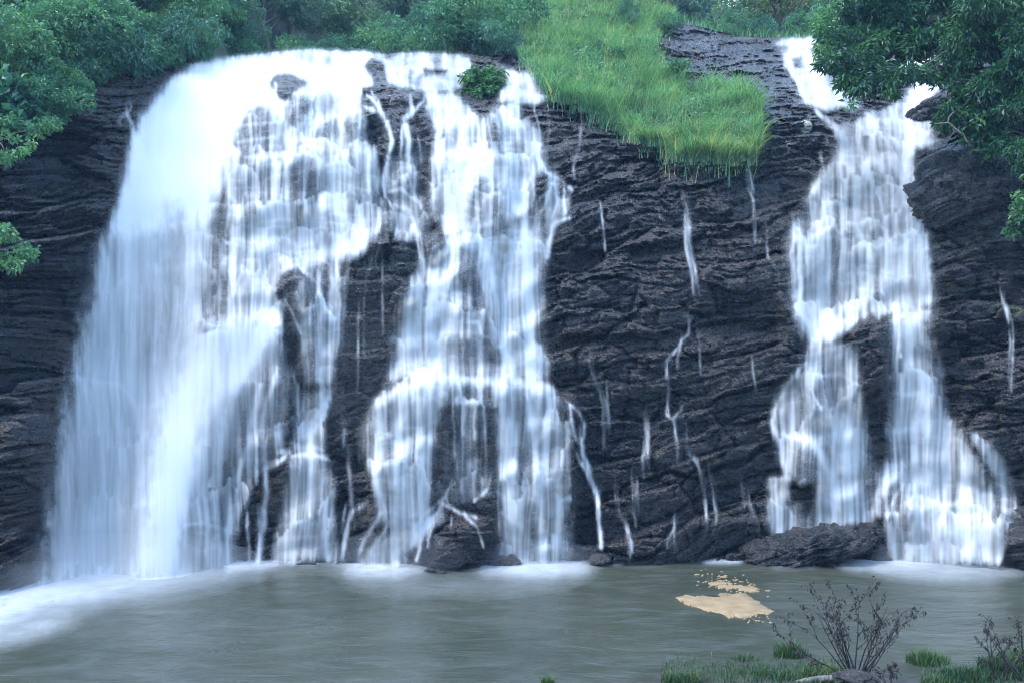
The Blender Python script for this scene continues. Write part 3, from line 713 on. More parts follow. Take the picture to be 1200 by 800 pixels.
TL = ['longest trickle down the bare rock under the grass edge', 'short thin trickle below the left end of the long dark overhang', 'thin trickle under the right corner of the grass slope',
      'faint curved trickle just left of the right waterfall shoulder', 'forked trickle dripping off the ledge midway down the bare rock', 'faint straight trickle beside the forked one on the bare rock',
      'thin double trickle right of the shelf of the middle waterfall', 'bent trickle in the lower middle of the bare rock', 'short white trickle over a pale patch low on the bare rock',
      'largest trickle low on the bare rock, sliding right', 'straight trickle right beside the largest low trickle', 'short straight trickle above the low layered blocks', 'thin trickle fanning out near the waterline right of the middle waterfall',
      'tiny forked trickle on the lowest rock block above the pool', 'stepped trickle left of the foot of the right waterfall', 'very short trickle dripping from a ledge near the right waterfall',
      'small forked spurt on the rock left of the broad waterfall', 'short spurt on the mossy rock near the right edge', 'faint wide trickle below the spurt near the right edge', 'long thin trickle over the dark block between left and middle waterfalls',
      'straight hanging trickle dripping off the dark block between the waterfalls', 'wide faint trickle along the left side of the dark block', 'slanting trickle under the left end of the grass slope',
      'pair of tiny trickles right of the head of the middle waterfall', 'cluster of trickles spilling round the small dome in the middle waterfall', 'faint hanging trickle under the dark block']
for k in range(len(TR)): FALLS[10+k] = ('trickle', TL[k], 'trickle')
ST = 1.2
ug = np.arange(20, 1230, ST); vg = np.arange(38, 690, ST)
UW, VW = np.meshgrid(ug, vg)
aW = sampD(ALPHA, UW, VW); dW = sampD(DW, UW, VW)
ow = OWN[(np.round(VW)-V0).astype(int), (np.round(UW)-U0).astype(int)]
cr = crest(UW); aW *= np.clip((VW-cr+5)/5, 0, 1)
vcl = np.maximum(VW, cr+.6)                               # stays on the lip where the rock ends
dW = np.minimum(dW, sampD(DW, UW, vcl))
PW = np.stack([(UW-600)/F*dW, dW, CZ+(HZ-VW)/F*dW], -1).reshape(-1, 3)
QW = grid_quads(*UW.shape); av = aW.ravel(); ov = ow.ravel()
vis = av[QW].max(1) > .012
for own, (nm, lab, cat) in FALLS.items():
    q = QW[vis & (ov[QW].max(1) == own)]
    if not len(q): print('no water for', own); continue
    used = np.unique(q); re = np.full(len(PW), -1, np.int32); re[used] = np.arange(len(used))
    r = re[q]; par = np.arange(len(used))
    while True:                                            # which faces hang together
        m = par[r].min(1); new = par.copy()
        for c in range(4): np.minimum.at(new, r[:, c], m)
        new = new[new]
        if (new == par).all(): break
        par = new
    comp = par[r[:, 0]]; ids, cnt = np.unique(comp, return_counts=True); main_id = ids[cnt.argmax()]
    def piece(sel, name, parent=None):
        rr = r[sel]; us_ = np.unique(rr); r2 = np.full(len(used), -1, np.int32); r2[us_] = np.arange(len(us_))
        return mesh_np(name, PW[used][us_], r2[rr], FALL, {'cover': av[used][us_]}, parent=parent)
    single = nm == 'trickle'
    small = set(ids[cnt < 24])
    o = piece(comp == main_id, nm)
    tag(o, lab, cat, 'trickles over the bare rock' if single else None)
    for i_ in ids:
        if i_ != main_id and i_ not in small: piece(comp == i_, 'side_stream', o)

# ------------------------------------------------------------------ pool, foam, scum
def sheet(name, x0, x1, y0, y1, n, m, zf, mat):
    x, y = np.meshgrid(np.linspace(x0, x1, n), np.linspace(y0, y1, m)); z = zf(x, y)
    return mesh_np(name, np.stack([x, y, z], -1)[::-1].reshape(-1, 3), grid_quads(m, n), mat)
pool = sheet('water', -60, 60, 2, 46, 480, 220, lambda x, y: .05*fbm(x*.8, y*1.3, 31, 3), POOL)
tag(pool, 'murky green grey pool below the falls', kind='structure')
bed = sheet('ground', -400, 400, -60, 60, 12, 12, lambda x, y: x*0-2.6, MUD)
tag(bed, 'muddy ground under and around the pool', kind='structure')

_W, _O = W, OWN; EDGE = EDGE*.2
W = np.zeros(UU.shape); OWN = np.full(UU.shape, -1, np.int16)
paint([(-190,748),(-60,752),(0,738),(60,716),(150,698),(240,690),(330,668),(420,664),(420,655),(-190,640)], .55, 10)
paint([(-190,770),(-60,750),(0,728),(60,704),(130,694),(220,688),(262,668),(262,640),(60,640),(-190,690)], .78, 15)
paint([(180,690),(300,674),(430,672),(560,690),(460,740),(300,790),(120,790)], .05, 25)
paint([(-190,780),(-60,758),(0,742),(60,722),(100,724),(40,752),(-60,790)], .5, 8)
for poly, i, s in [([(265,672),(330,663),(420,661),(420,650),(260,650)], .85, 3), ([(405,676),(470,678),(505,668),(500,650),(405,650)], .85, 8), ([(560,672),(620,680),(690,672),(700,655),(640,645),(560,655)], .85, 9),
                   ([(690,665),(730,662),(728,652),(690,655)], .4, 3), ([(820,662),(866,662),(880,650),(850,648)], .75, 2.5), ([(905,668),(960,666),(960,656),(905,656)], .3, 4),
                   ([(985,664),(1060,672),(1130,674),(1185,668),(1190,650),(985,645)], .85, 6), ([(1000,670),(1100,682),(1200,676),(1200,655)], .4, 7), ([(400,690),(520,676),(700,690),(560,700)], .22, 9)]:
    paint(poly, i, s)
FO = .6*W**1.25; W, OWN = _W, _O
uf = np.arange(-190, 1380, 2.5); vf = np.concatenate([np.arange(640, 700, 1.0), np.arange(700, 850, 2.0)])
UF, VF = np.meshgrid(uf, vf); fa = np.clip(sampD(FO, UF, np.minimum(VF, 765)), 0, 1)*np.clip((772-VF)/30, 0, 1)
YF = CZ*F/(VF-HZ); XF = (UF-600)/F*YF
mound = np.clip(fa-.5, 0, 1)*2
ZF = np.where(fa > 0, .055, 0) + .04*fa + mound*(.03+.05*fbm(XF*1.2, YF*1.2, 44, 3))
qf = grid_quads(*UF.shape); qf = qf[fa.ravel()[qf].max(1) > .02]
foam = mesh_np('foam', np.stack([XF, YF, ZF], -1).reshape(-1, 3), qf, FOAM, {'cover': fa.ravel()})
tag(foam, 'white foam spreading on the pool where the falls land', kind='stuff')

def blob_outline(pts, nstep=.7, rag=3.0, seed=5):
    p = np.array(pts, float); p = np.vstack([p, p[:1]]); seg = np.hypot(*np.diff(p, axis=0).T); t = np.concatenate([[0], np.cumsum(seg)])
    s = np.arange(0, t[-1], nstep); x, y = np.interp(s, t, p[:, 0]), np.interp(s, t, p[:, 1])
    return x+rag*2*fbm(s/12., s*0+seed, seed, 4), y+rag*fbm(s/9., s*0+seed+9, seed, 4)
def raft(bm, ox, oy, z0, z1):
    """a floating sheet with a real rim from an outline in survey steps on the pool"""
    pts = []
    for a, b in zip(ox, oy):
        Y = CZ*F/(b-HZ); pts.append(((a-600)/F*Y, Y))
    cx = sum(p[0] for p in pts)/len(pts); cy = sum(p[1] for p in pts)/len(pts)
    bot = [bm.verts.new((x, y, z0)) for x, y in pts]
    top = [bm.verts.new((cx+(x-cx)*.985, cy+(y-cy)*.985, z1)) for x, y in pts]
    inn = [bm.verts.new((cx+(x-cx)*.55, cy+(y-cy)*.55, z1+.008)) for x, y in pts]
    c = bm.verts.new((cx, cy, z1+.01)); n = len(pts)
    for k in range(n):
        j = (k+1) % n
        bm.faces.new((bot[k], bot[j], top[j], top[k])); bm.faces.new((top[k], top[j], inn[j], inn[k])); bm.faces.new((inn[k], inn[j], c))
def bm_obj(name, bm, mat, parent=None, smooth=True):
    bmesh.ops.recalc_face_normals(bm, faces=bm.faces[:])
    me = bpy.data.meshes.new(name); bm.to_mesh(me); bm.free(); me.materials.append(mat)
    if smooth: me.polygons.foreach_set('use_smooth', [True]*len(me.polygons))
    o = bpy.data.objects.new(name, me); COL.objects.link(o)
    if parent: o.parent = parent
    return o
bm = bmesh.new()
ox, oy = blob_outline([(793,701),(802,696),(815,699),(832,698),(848,694),(872,695),(884,703),(899,709),(912,718),(893,721),(872,722),(852,723),(838,719),(818,712),(800,708)])
raft(bm, ox, oy, -.02, .018)
tag(bm_obj('scum_patch', bm, SCUM), 'large tan patch of scum floating on the pool', 'scum')
bm = bmesh.new(); rs = random.Random(8)
for k in range(150):
    t = rs.random(); u = 828+t*56+rs.gauss(0, 9); v = 676+t*16+rs.gauss(0, 5)
    if k < 14: u, v, r = 838+k*3.4+rs.gauss(0, 2), 684+k*.55+rs.gauss(0, 1.3), rs.uniform(3, 7)
    else: r = rs.uniform(.35, 1.7)
    if v > 694 and u < 890: continue
    ang = [i*math.tau/10 for i in range(10)]
    raft(bm, [u+math.cos(a)*r*rs.uniform(.5, 1.6)*1.5 for a in ang], [v+math.sin(a)*r*.34*rs.uniform(.6, 1.4) for a in ang], -.02, .012)
for k in range(26):
    u, v, r = rs.uniform(870, 905), rs.uniform(719, 730), rs.uniform(.5, 1.6); ang = [i*math.tau/8 for i in range(8)]
    raft(bm, [u+math.cos(a)*r*1.4 for a in ang], [v+math.sin(a)*r*.4 for a in ang], -.02, .012)
tag(bm_obj('scum_flecks', bm, SCUM), 'broken tan flecks of scum behind and beside the large patch', kind='stuff')

# ------------------------------------------------------------------ boulders
def boulder(u, v, ru, rv, Y, depth, label, seed, mat=None, rot=0, name='boulder', group='boulders at the foot of the falls', cut=1.0):
    c = px(u, v, Y); s = Y/F
    b = bmesh.new(); bmesh.ops.create_icosphere(b, subdivisions=6, radius=1)
    co = np.array([x.co[:] for x in b.verts]); b.verts.index_update()
    fc = np.array([[q.index for q in f.verts] for f in b.faces]); b.free()
    sg = np.sign(co); p = sg*np.abs(co)**.7; p /= np.maximum(np.linalg.norm(p, axis=1)[:, None]**.5, .3)
    nrm = co.copy(); R = np.array([ru*s, depth, rv*s]); p = p*R
    a = p[:, 0]*.9+p[:, 1]*.55+seed; zz = p[:, 2]-.2*p[:, 0]+p[:, 1]*.2+seed*1.7
    g1, e1_, r1_ = facets(a/1.1, zz/.6, 100+seed, 1.0, .4); g2, e2_, r2_ = facets(a/.4, zz/.22, 120+seed, 1.0, .4)
    m = min(1.0, R.min()/.7)
    dsp = (.42*g1 + .20*g2 - .10*np.clip(1-e1_*8, 0, 1) - .05*np.clip(1-e2_*6, 0, 1) + .18*fbm(a*.7, zz*.9, 7+seed, 4) + .03*fbm(a*7, zz*9, 9, 3))*m
    p = p + nrm*dsp[:, None]
    if rot: cr_, sr_ = math.cos(rot), math.sin(rot); p = np.stack([p[:, 0]*cr_+p[:, 2]*sr_, p[:, 1], p[:, 2]*cr_-p[:, 0]*sr_], -1)
    o = mesh_np(name, p, fc, mat or ROCK, {'moss': np.zeros(len(p)), 'turf': np.zeros(len(p)), 'block': .5*r1_+.5*r2_}, smooth=False, tris=True)
    o.location = c
    return tag(o, label, 'boulder', group)
def face(u, v): return float(sampD(DEP, u, v))
boulder(590, 660, 22, 9, face(590, 652)-.9, .5, 'low wet rock awash at the right foot of the middle waterfall', 2)
boulder(420, 592, 20, 14, face(420, 592)+.2, .5, 'small dark rock left of the middle waterfall base', 3)
boulder(945, 644, 72, 22, face(940, 645)-.1, 1.4, 'long low dark rock at the left foot of the right waterfall', 4, rot=-.18)
boulder(1012, 636, 34, 28, face(1012, 640)+.1, 1.1, 'dark block wedged between the two legs of the right waterfall', 5)
boulder(1204, 634, 28, 34, face(1190, 640)-.1, 1.1, 'dark rock at the right edge above the pool', 6)
boulder(1121, 396, 14, 13, face(1121, 396)+.05, .6, 'round black stone perched right of the right waterfall', 7)
boulder(703, 656, 13, 6, face(703, 652)-.6, .45, 'small black rock in the water right of the middle waterfall', 8)
boulder(1128, 222, 54, 46, face(1128, 222)+.3, 1.7, 'big dark rounded boulder right of the upper right waterfall', 9)
boulder(1098, 138, 30, 22, face(1098, 138)+.4, 1.2, 'dark rock under the tree beside the top of the right waterfall', 10)
boulder(940, 152, 10, 9, face(940, 152)+.1, .3, 'pale flat stone set in the dark slab near the right cascade', 11, PALE)

# ------------------------------------------------------------------ leaves and wood
def leaves(pos, dirs, size, asp, rng, tone=None, curl=.25):
    """one folded four-cornered leaf per position, growing along dirs"""
    n = len(pos); d = dirs/np.linalg.norm(dirs, axis=1)[:, None]
    r = rng.normal(size=(n, 3)); r[:, 2] *= .5; sd = np.cross(d, r); sd /= np.linalg.norm(sd, axis=1)[:, None]+1e-9
    up = np.cross(sd, d); up *= np.where(up[:, 2:3] < 0, -1, 1)
    L = size*(.6+.8*rng.random((n, 1))); w = L*asp*.5
    mid = pos + d*L*.45 + up*L*.06
    V = np.stack([pos, mid+sd*w+up*w*curl, pos+d*L-up*L*curl*.5, mid-sd*w+up*w*curl], 1).reshape(-1, 3)
    Q = np.arange(4*n).reshape(n, 4)
    return V, Q, (rng.random(n) if tone is None else np.clip(tone, 0, 1))
def crown(clumps, n, size, asp, rng, droop=.4, rosette=5):
    """leaves in sprays spread through a set of (centre, radii) clumps, thickest towards their skin"""
    C_ = np.array([c for c, r in clumps]); R_ = np.array([r for c, r in clumps])
    vol = (R_.prod(1))**.72; k = rng.choice(len(C_), n//rosette, p=vol/vol.sum())
    d = rng.normal(size=(len(k), 3)); d /= np.linalg.norm(d, axis=1)[:, None]
    rad = (.35+.75*rng.random((len(k), 1))**.55)
    p = C_[k] + d*R_[k]*rad
    ct = rng.random(len(C_))[k]*.45 + rng.random(len(k))*.3
    p = np.repeat(p, rosette, 0); dd = np.repeat(d, rosette, 0)*.8 + rng.normal(size=(len(p), 3))*.75; dd[:, 2] -= droop
    p = p + rng.normal(size=p.shape)*size*.35
    return leaves(p, dd, size, asp, rng, np.repeat(ct, rosette)+.28*rng.random(len(p)))
def tube(bm, pts, radii, sides=6):
    rings = []
    for i, p in enumerate(pts):
        a = Vector(pts[max(i-1, 0)]); b = Vector(pts[min(i+1, len(pts)-1)]); t = (b-a).normalized()
        x = t.orthogonal().normalized() if i == 0 else (rings_x - t*rings_x.dot(t)).normalized()
        rings_x = x; y = t.cross(x)
        rings.append([bm.verts.new(Vector(p)+(x*math.cos(k*math.tau/sides)+y*math.sin(k*math.tau/sides))*radii[i]) for k in range(sides)])
    for r0, r1 in zip(rings, rings[1:]):
        for k in range(sides): bm.faces.new((r0[k], r0[(k+1) % sides], r1[(k+1) % sides], r1[k]))
    bm.faces.new(rings[-1]); bm.faces.new(rings[0][::-1])
def limb(bm, a, b, r0, r1, rs, wob=.12, n=6, sides=6):
    a, b = Vector(a), Vector(b); L = (b-a).length
    pts = [a.lerp(b, i/n) + (Vector((rs.gauss(0, 1), rs.gauss(0, 1), rs.gauss(0, .6)))*wob*L*(.3 if i < n else 0) if i else Vector()) for i in range(n+1)]
    tube(bm, pts, [r0+(r1-r0)*i/n for i in range(n+1)], sides); return pts

def clumpset(rng, n, R, H, r):
    out = []
    for k in range(n):
        a = rng.random()*math.tau; q = R*math.sqrt(rng.random()); z = H*(.25+.75*rng.random()*(1-.45*(q/R)**2)); s = r*(.6+.7*rng.random())
        out.append(((math.cos(a)*q, math.sin(a)*q, z), (s, s, s*.75)))
    return out
def make_shrub(name, label, cat, group, seed, mat, R, H, nclump, r, n, size, asp, droop, stems=5, fol='foliage'):
    rng_ = np.random.default_rng(seed); rs = random.Random(seed)
    t = thing(name, (0, 0, -200), label, cat, group)
    cl = clumpset(rng_, nclump, R, H, r)
    V, Q, T = crown(cl, n, size, asp, rng_, droop)
    mesh_np(fol, V, Q, mat, fattrs={'tone': T}, smooth=False, parent=t)
    bm = bmesh.new()
    for k in range(stems):
        c = cl[k % len(cl)][0]; limb(bm, (rs.gauss(0, .1), rs.gauss(0, .1), -.5), c, .035*H/2, .01, rs)
    bm_obj('stem', bm, BARK, t); return t
def make_tree(name, label, group, seed, mat, H, R, nclump, r, n, size, asp, droop):
    rng_ = np.random.default_rng(seed); rs = random.Random(seed)
    t = thing(name, (0, 0, -200), label, 'tree', group)
    cl = [((x, y, H*.35+z*.75), s) for (x, y, z), s in clumpset(rng_, nclump, R, H*.85, r)]
    V, Q, T = crown(cl, n, size, asp, rng_, droop)
    mesh_np('crown', V, Q, mat, fattrs={'tone': T}, smooth=False, parent=t)
    bm = bmesh.new(); top = (rs.gauss(0, .4), rs.gauss(0, .4), H*.8)
    pts = limb(bm, (0, 0, -1), top, .03*H, .01*H, rs, .05, 8, 8)
    for k in range(9): limb(bm, pts[3+k % 5], cl[k % len(cl)][0], .012*H, .004*H, rs, .1)
    bm_obj('trunk', bm, BARK, t); return t

SHRUBS = [
 make_shrub('shrub', 'rounded small-leaved shrub on the steep bank above the left waterfall', 'shrub', 'shrubs on the bank', 11, LEAF_BANK, 1.4, 2.0, 16, .55, 5200, .15, .45, .35),
 make_shrub('shrub', 'drooping long-leaved shrub hanging over the rock on the left bank', 'shrub', 'shrubs on the bank', 12, LEAF_BANK, 1.5, 1.8, 14, .6, 4600, .24, .22, 1.0),
 make_shrub('shrub', 'broad-leaved plant standing among the shrubs on the left bank', 'shrub', 'shrubs on the bank', 13, LEAF_BANK, 1.2, 1.7, 12, .5, 2200, .26, .7, .6),
 make_shrub('shrub', 'tall feathery bush high on the left bank', 'shrub', 'shrubs on the bank', 14, LEAF_BANK, 1.7, 3.2, 22, .6, 6500, .17, .35, .5)]
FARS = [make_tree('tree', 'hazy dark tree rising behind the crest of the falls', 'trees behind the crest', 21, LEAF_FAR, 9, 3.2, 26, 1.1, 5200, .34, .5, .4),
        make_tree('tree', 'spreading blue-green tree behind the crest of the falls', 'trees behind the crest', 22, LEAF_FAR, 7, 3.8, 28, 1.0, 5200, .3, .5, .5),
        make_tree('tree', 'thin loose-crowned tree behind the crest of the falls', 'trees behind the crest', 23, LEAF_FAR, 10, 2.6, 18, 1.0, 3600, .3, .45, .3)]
_first = {}
def put(proto, loc, rz, sc, label=None, group=None):
    o = proto if id(proto) not in _first else copy_tree(proto)
    _first[id(proto)] = 1
    o.location = loc; o.rotation_euler = (0, 0, rz); o.scale = (sc, sc, sc*rnd.uniform(.85, 1.2))
    if label: o['label'] = label
    if group: o['group'] = group
    return o
rnd = random.Random(3)
# left bank
for k in range(86):
    u = rnd.uniform(-190, 236); d = rnd.random()**1.3*20+.1
    p = ground_at(u, d); put(SHRUBS[[0, 1, 3, 2, 0, 1, 3, 0][k % 8]], (p.x, p.y, p.z-.3), rnd.uniform(0, 6.3), rnd.uniform(.7, 1.25))
for k, u in enumerate(np.linspace(-185, 225, 34)):       # the fringe that hangs over the rock
    p = ground_at(u, .1+rnd.random()*.5); put(SHRUBS[[1, 0, 1, 2][k % 4]], (p.x, p.y-.3, p.z-.5), rnd.uniform(0, 6.3), rnd.uniform(.45, .75))
# trees behind the river
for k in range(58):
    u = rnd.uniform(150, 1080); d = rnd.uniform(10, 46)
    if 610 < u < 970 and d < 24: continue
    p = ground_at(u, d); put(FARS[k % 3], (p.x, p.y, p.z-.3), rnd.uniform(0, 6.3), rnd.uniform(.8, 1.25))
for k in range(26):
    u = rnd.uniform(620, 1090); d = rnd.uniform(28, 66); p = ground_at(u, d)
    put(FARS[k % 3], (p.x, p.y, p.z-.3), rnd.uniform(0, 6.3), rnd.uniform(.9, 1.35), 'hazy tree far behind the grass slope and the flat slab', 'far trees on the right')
for k in range(18):                                       # bushes at the far edge of the river
    u = 240+k*20+rnd.uniform(-8, 8); p = ground_at(u, rnd.uniform(6.5, 10))
    put(SHRUBS[[0, 3, 1][k % 3]], (p.x, p.y, p.z-.3), rnd.uniform(0, 6.3), rnd.uniform(.8, 1.3), 'low bush along the river edge just behind the crest', 'bushes along the river edge')
print('placed banks')
MIST = True
# bushes round the head of the grass slope
for (u, v, Y, i, sc, lab) in [(520, 62, 52.5, 0, 1.35, 'green bush at the river edge left of the grass slope'), (552, 58, 53, 3, 1.0, 'taller olive bush at the river edge beside the grass slope'), (580, 62, 52.5, 1, .8, 'drooping bush against the left end of the grass slope'),
                              (604, 46, 55, 0, 1.3, 'rounded bush at the upper left corner of the grass slope'), (786, 32, 58, 0, .55, 'small dark bush at the top right of the grass slope'),
                              (858, 46, 62, 3, .5, 'grey-green bush behind the flat slab'), (895, 46, 63, 0, .75, 'round dense bush behind the flat slab'), (935, 44, 64, 3, .55, 'tall bush behind the small cascade'), (970, 44, 63, 0, 1.3, 'bush behind the small cascade half hidden by the tree'),
                              (660, 14, 61, 0, .9, 'leafy bush on the skyline of the grass slope'), (735, 30, 57.5, 3, .45, 'thin bush standing in the tall grass near the top'), (720, 70, 53, 2, .5, 'small broad-leaved plant in the middle of the grass slope'), (700, 60, 54, 2, .45, 'dark leafy plant in the middle of the grass slope'), (792, 85, 50.5, 2, .5, 'leafy plant at the edge of the grass beside the flat slab')]:
    p = px(u, v, Y); put(SHRUBS[i], (p.x, p.y, p.z-.25), rnd.uniform(0, 6.3), sc, lab)
pale_tree = make_tree('tree', 'tree with sunlight painted into its yellow leaves behind the flat slab at the top', None, 31, LEAF_SUN, 8, 3.4, 22, 1.1, 4200, .3, .5, .3)
p = px(912, 50, 70); pale_tree.location = (p.x, p.y, p.z-2.6); pale_tree.scale = (1.2, 1.2, 1.2)
p = px(985, 50, 72); t2 = copy_tree(pale_tree); t2.location = (p.x, p.y, p.z-3); t2['label'] = 'pale tree with painted sunlight behind the small cascade next to the overhanging tree'

# right bank undergrowth
for k in range(40):
    u = rnd.uniform(1105, 1390); d = rnd.random()*10+.1
    p = ground_at(u, d); put(SHRUBS[[0, 1, 3][k % 3]], (p.x, p.y, p.z-.3), rnd.uniform(0, 6.3), rnd.uniform(.8, 1.3), 'dark shrub under the overhanging tree on the right bank', 'shrubs on the right bank')

# the tree that overhangs the right fall
rng_t = np.random.default_rng(77); rs_t = random.Random(77)
TC = [(985,20,41,1.3),(1010,45,40,1.2),(1000,75,39.6,1.0),(1030,95,39.4,.9),(1012,110,39.2,.7),(1050,60,40,1.2),(1070,30,40,1.4),(1040,10,41,1.4),(1100,10,40,1.5),(1135,30,39,1.4),(1165,15,38,1.5),(1190,45,37.5,1.4),(1150,60,38.5,1.1),
      (1085,58,39.5,.8),(1110,45,39.3,1.0),(1180,85,37.5,1.1),(1215,70,37,1.4),(1240,20,37,1.6),(970,45,41,.8),(985,70,40,.8),(1050,100,39,.7),(1075,85,39.3,.5),(1125,75,38.8,.9),(1145,95,38.5,.9),(1170,110,38.2,.8),(1105,85,39.2,.6),(1195,115,37.6,.9),(1120,100,39,.6),(1140,-10,39,1.6),(1070,-15,40,1.6),(1000,-20,41,1.5),(1220,-20,37.5,1.8)]
tb = px(1235, 190, 39.5)
tree = thing('overhanging_tree', tb, 'large dark green tree overhanging the top of the right waterfall', 'tree')
cl = []
for (u, v, Y, r) in TC:
    c = px(u, v, Y)-tb
    for j in range(4):
        o_ = Vector((rs_t.gauss(0, .5), rs_t.gauss(0, .5), rs_t.gauss(0, .4)))*r; s = r*rs_t.uniform(.35, .6); cl.append(((c+o_)[:], (s, s, s*.55)))
V, Q, T = crown(cl, 42000, .25, .36, rng_t, .55, 7)
mesh_np('crown', V, Q, LEAF_TREE, fattrs={'tone': T}, smooth=False, parent=tree)
bm = bmesh.new(); top = px(1225, -40, 38.5)-tb
tp = limb(bm, (0, 0, -1.5), top, .38, .14, rs_t, .04, 10, 10)
for k, (u, v, Y, r) in enumerate(TC):
    limb(bm, tp[3+k % 7], px(u, v, Y)-tb, .09, .02, rs_t, .05, 8)
bm_obj('trunk', bm, BARK, tree)
# leafy lower bush on the right bank
def hanging(label, cls, n, size, asp, mat, seed, base, name='shrub', group=None, droop=.6):
    rg = np.random.default_rng(seed); rr = random.Random(seed); b = px(*base)
    t = thing(name, b, label, 'shrub', group); cc = []
    for (u, v, Y, r) in cls:
        c = px(u, v, Y)-b
        for j in range(4):
            o_ = Vector((rr.gauss(0, .5), rr.gauss(0, .5), rr.gauss(0, .4)))*r; s = r*rr.uniform(.35, .6); cc.append(((c+o_)[:], (s, s, s*.6)))
    V, Q, T = crown(cc, n, size, asp, rg, droop, 6)
    mesh_np('foliage', V, Q, mat, fattrs={'tone': T}, smooth=False, parent=t)
    bm = bmesh.new()
    for (u, v, Y, r) in cls: limb(bm, (0, 0, 0), px(u, v, Y)-b, .04, .01, rr, .06)
    bm_obj('stem', bm, BARK, t); return t
hanging('leafy green bush leaning out under the big tree at the right edge', [(1125,130,39,.8),(1150,145,38.6,.9),(1180,150,38,1.0),(1170,170,38,.7),(1200,175,37.6,.9),(1205,200,37.4,.7),(1140,160,38.6,.5),(1110,140,39.4,.5)], 4200, .25, .4, LEAF_TREE, 81, (1230,170,38.5))
hanging('creeper hanging down the rock at the right edge', [(1198,225,37,.45),(1202,250,37,.4),(1190,268,37.2,.3),(1196,240,37,.3)], 500, .2, .55, LEAF_TREE, 82, (1215,205,37.6))
hanging('bright green plant clinging to the left edge of the cliff', [(5,275,35.2,.6),(18,290,35.1,.5),(8,305,35.1,.6),(25,300,35.2,.35),(-15,290,35,.7)], 1500, .16, .5, LEAF_BANK, 83, (-10,320,35.6))
hanging('big-leaved plant at the left edge among the bank shrubs', [(12,100,38.4,.6),(30,110,38.6,.6),(45,125,38.8,.45),(20,130,38.2,.5),(5,118,38,.5)], 420, .34, .75, LEAF_BANK, 84, (10,150,38.6))
hanging('weeds trailing from the bank over the dark rock at the left', [(5,150,37,.6),(25,170,37,.5),(8,190,36.5,.5),(50,150,38,.5),(35,135,38.4,.6)], 1500, .17, .5, LEAF_BANK, 85, (-5,160,37.8))

# pale bare branch under the tree
bt = px(1096, 144, 38.2)
bb = thing('bare_branch', bt, 'pale bare crooked branch hanging under the tree at the right', 'branch')
bm = bmesh.new()
P = lambda u, v, Y=38.2: px(u, v, Y)-bt
tube(bm, [P(1140, 172), P(1133, 166), P(1129, 158), P(1120, 152), P(1115, 147), P(1111, 144), P(1104, 145), P(1095, 145)], [.015, .03, .035, .04, .04, .035, .03, .012])
tube(bm, [P(1111, 144), P(1112, 138), P(1115, 134), P(1135, 120, 38.9), P(1170, 110, 39.4)], [.035, .035, .035, .045, .05])
bm_obj('wood', bm, LOGM, bb)

# ------------------------------------------------------------------ grass
def blades(P0, L, Wd, lean, rng, mat, name, out=np.array([0, -1, 0]), tone=None, parent=None, segs=3, stiff=.55):
    n = len(P0); a = rng.random(n)*math.tau
    d = np.stack([np.cos(a), np.sin(a), a*0], -1)*(.3+.7*rng.random((n, 1))) + out*np.reshape(lean, (-1, 1))
    side = np.stack([-d[:, 1], d[:, 0], d[:, 2]*0], -1); side /= np.linalg.norm(side, axis=1)[:, None]+1e-9
    ang = rng.random((n, 1))*math.tau; side = side*np.cos(ang*0.12) + np.stack([np.cos(ang[:, 0]), np.sin(ang[:, 0]), ang[:, 0]*0], -1)*.5
    rows = []
    for k in range(segs+1):
        t = k/segs
        c = P0 + np.array([0, 0, 1])*(L*(t*(1-(1-stiff)*t)))[:, None] + d*(L*t*t*.75)[:, None]
        w = (Wd*(1-t*.93)*.5)[:, None]; rows.append((c-side*w, c+side*w))
    V = np.stack([x for r in rows for x in r], 1).reshape(-1, 3); m = 2*(segs+1)
    base = np.arange(n)[:, None]*m
    Q = np.concatenate([base+np.array([2*k, 2*k+1, 2*k+3, 2*k+2]) for k in range(segs)], 0)
    T = rng.random(n) if tone is None else tone
    return mesh_np(name, V, Q, mat, fattrs={'tone': np.tile(T, segs)}, smooth=False, parent=parent)
rg = np.random.default_rng(5)
gm = poly_mask(GRASS_POLY); wts = (gm*D0**2*(1+.6*(VV < 60))).ravel(); cdf_g = np.cumsum(wts)/wts.sum()
def on_turf(n, extra=6):
    k = np.searchsorted(cdf_g, rg.random(n)); u = k % NU+U0+rg.random(n)+rg.normal(0, 1.5, n); v = k//NU+V0+rg.random(n)+rg.normal(0, 1.5, n)+np.where(rg.random(n) < .2, np.abs(rg.normal(0, 9, n)), 0)
    D = sampD(DEP, u, v); return np.stack([(u-600)/F*D, D, CZ+(HZ-v)/F*D], -1), u, v
P0, gu, gv = on_turf(80000)
tall = 1+1.1*fbm(P0[:, 0]*.9, P0[:, 1]*.7, 19, 3)
strawy = np.clip(.18*np.clip((gv-150)/50, 0, 1) + .06, 0, 1)
tn = np.clip(.48+.35*fbm(P0[:, 0]*.5+3, P0[:, 1]*.4, 29, 3)+rg.normal(0, .24, len(P0)), 0, .9); tn = np.where(rg.random(len(P0)) < strawy, 1, tn)
hang = np.clip(blur(poly_mask(GRASS_POLY).astype(float), 9), 0, 1); hang = np.clip(1.25-sampD(hang, gu, gv)*1.3, 0, 1)*(gv > 95)
g = blades(P0, (.4+.6*rg.random(len(P0)))*tall*(1+.7*hang), .024+.022*rg.random(len(P0)), .3+.75*hang, rg, GRASS, 'grass', tone=tn)
P2, wu, wv = on_turf(26000); keep = fbm(P2[:, 0]*.55, P2[:, 1]*.5, 57, 3)+rg.normal(0, .22, len(P2)) > .0; P2 = P2[keep]
P2[:, 2] += .15+.55*rg.random(len(P2)); dw = rg.normal(0, 1, (len(P2), 3)); dw[:, 2] = dw[:, 2]*.5-.1; dw[:, 1] -= .3
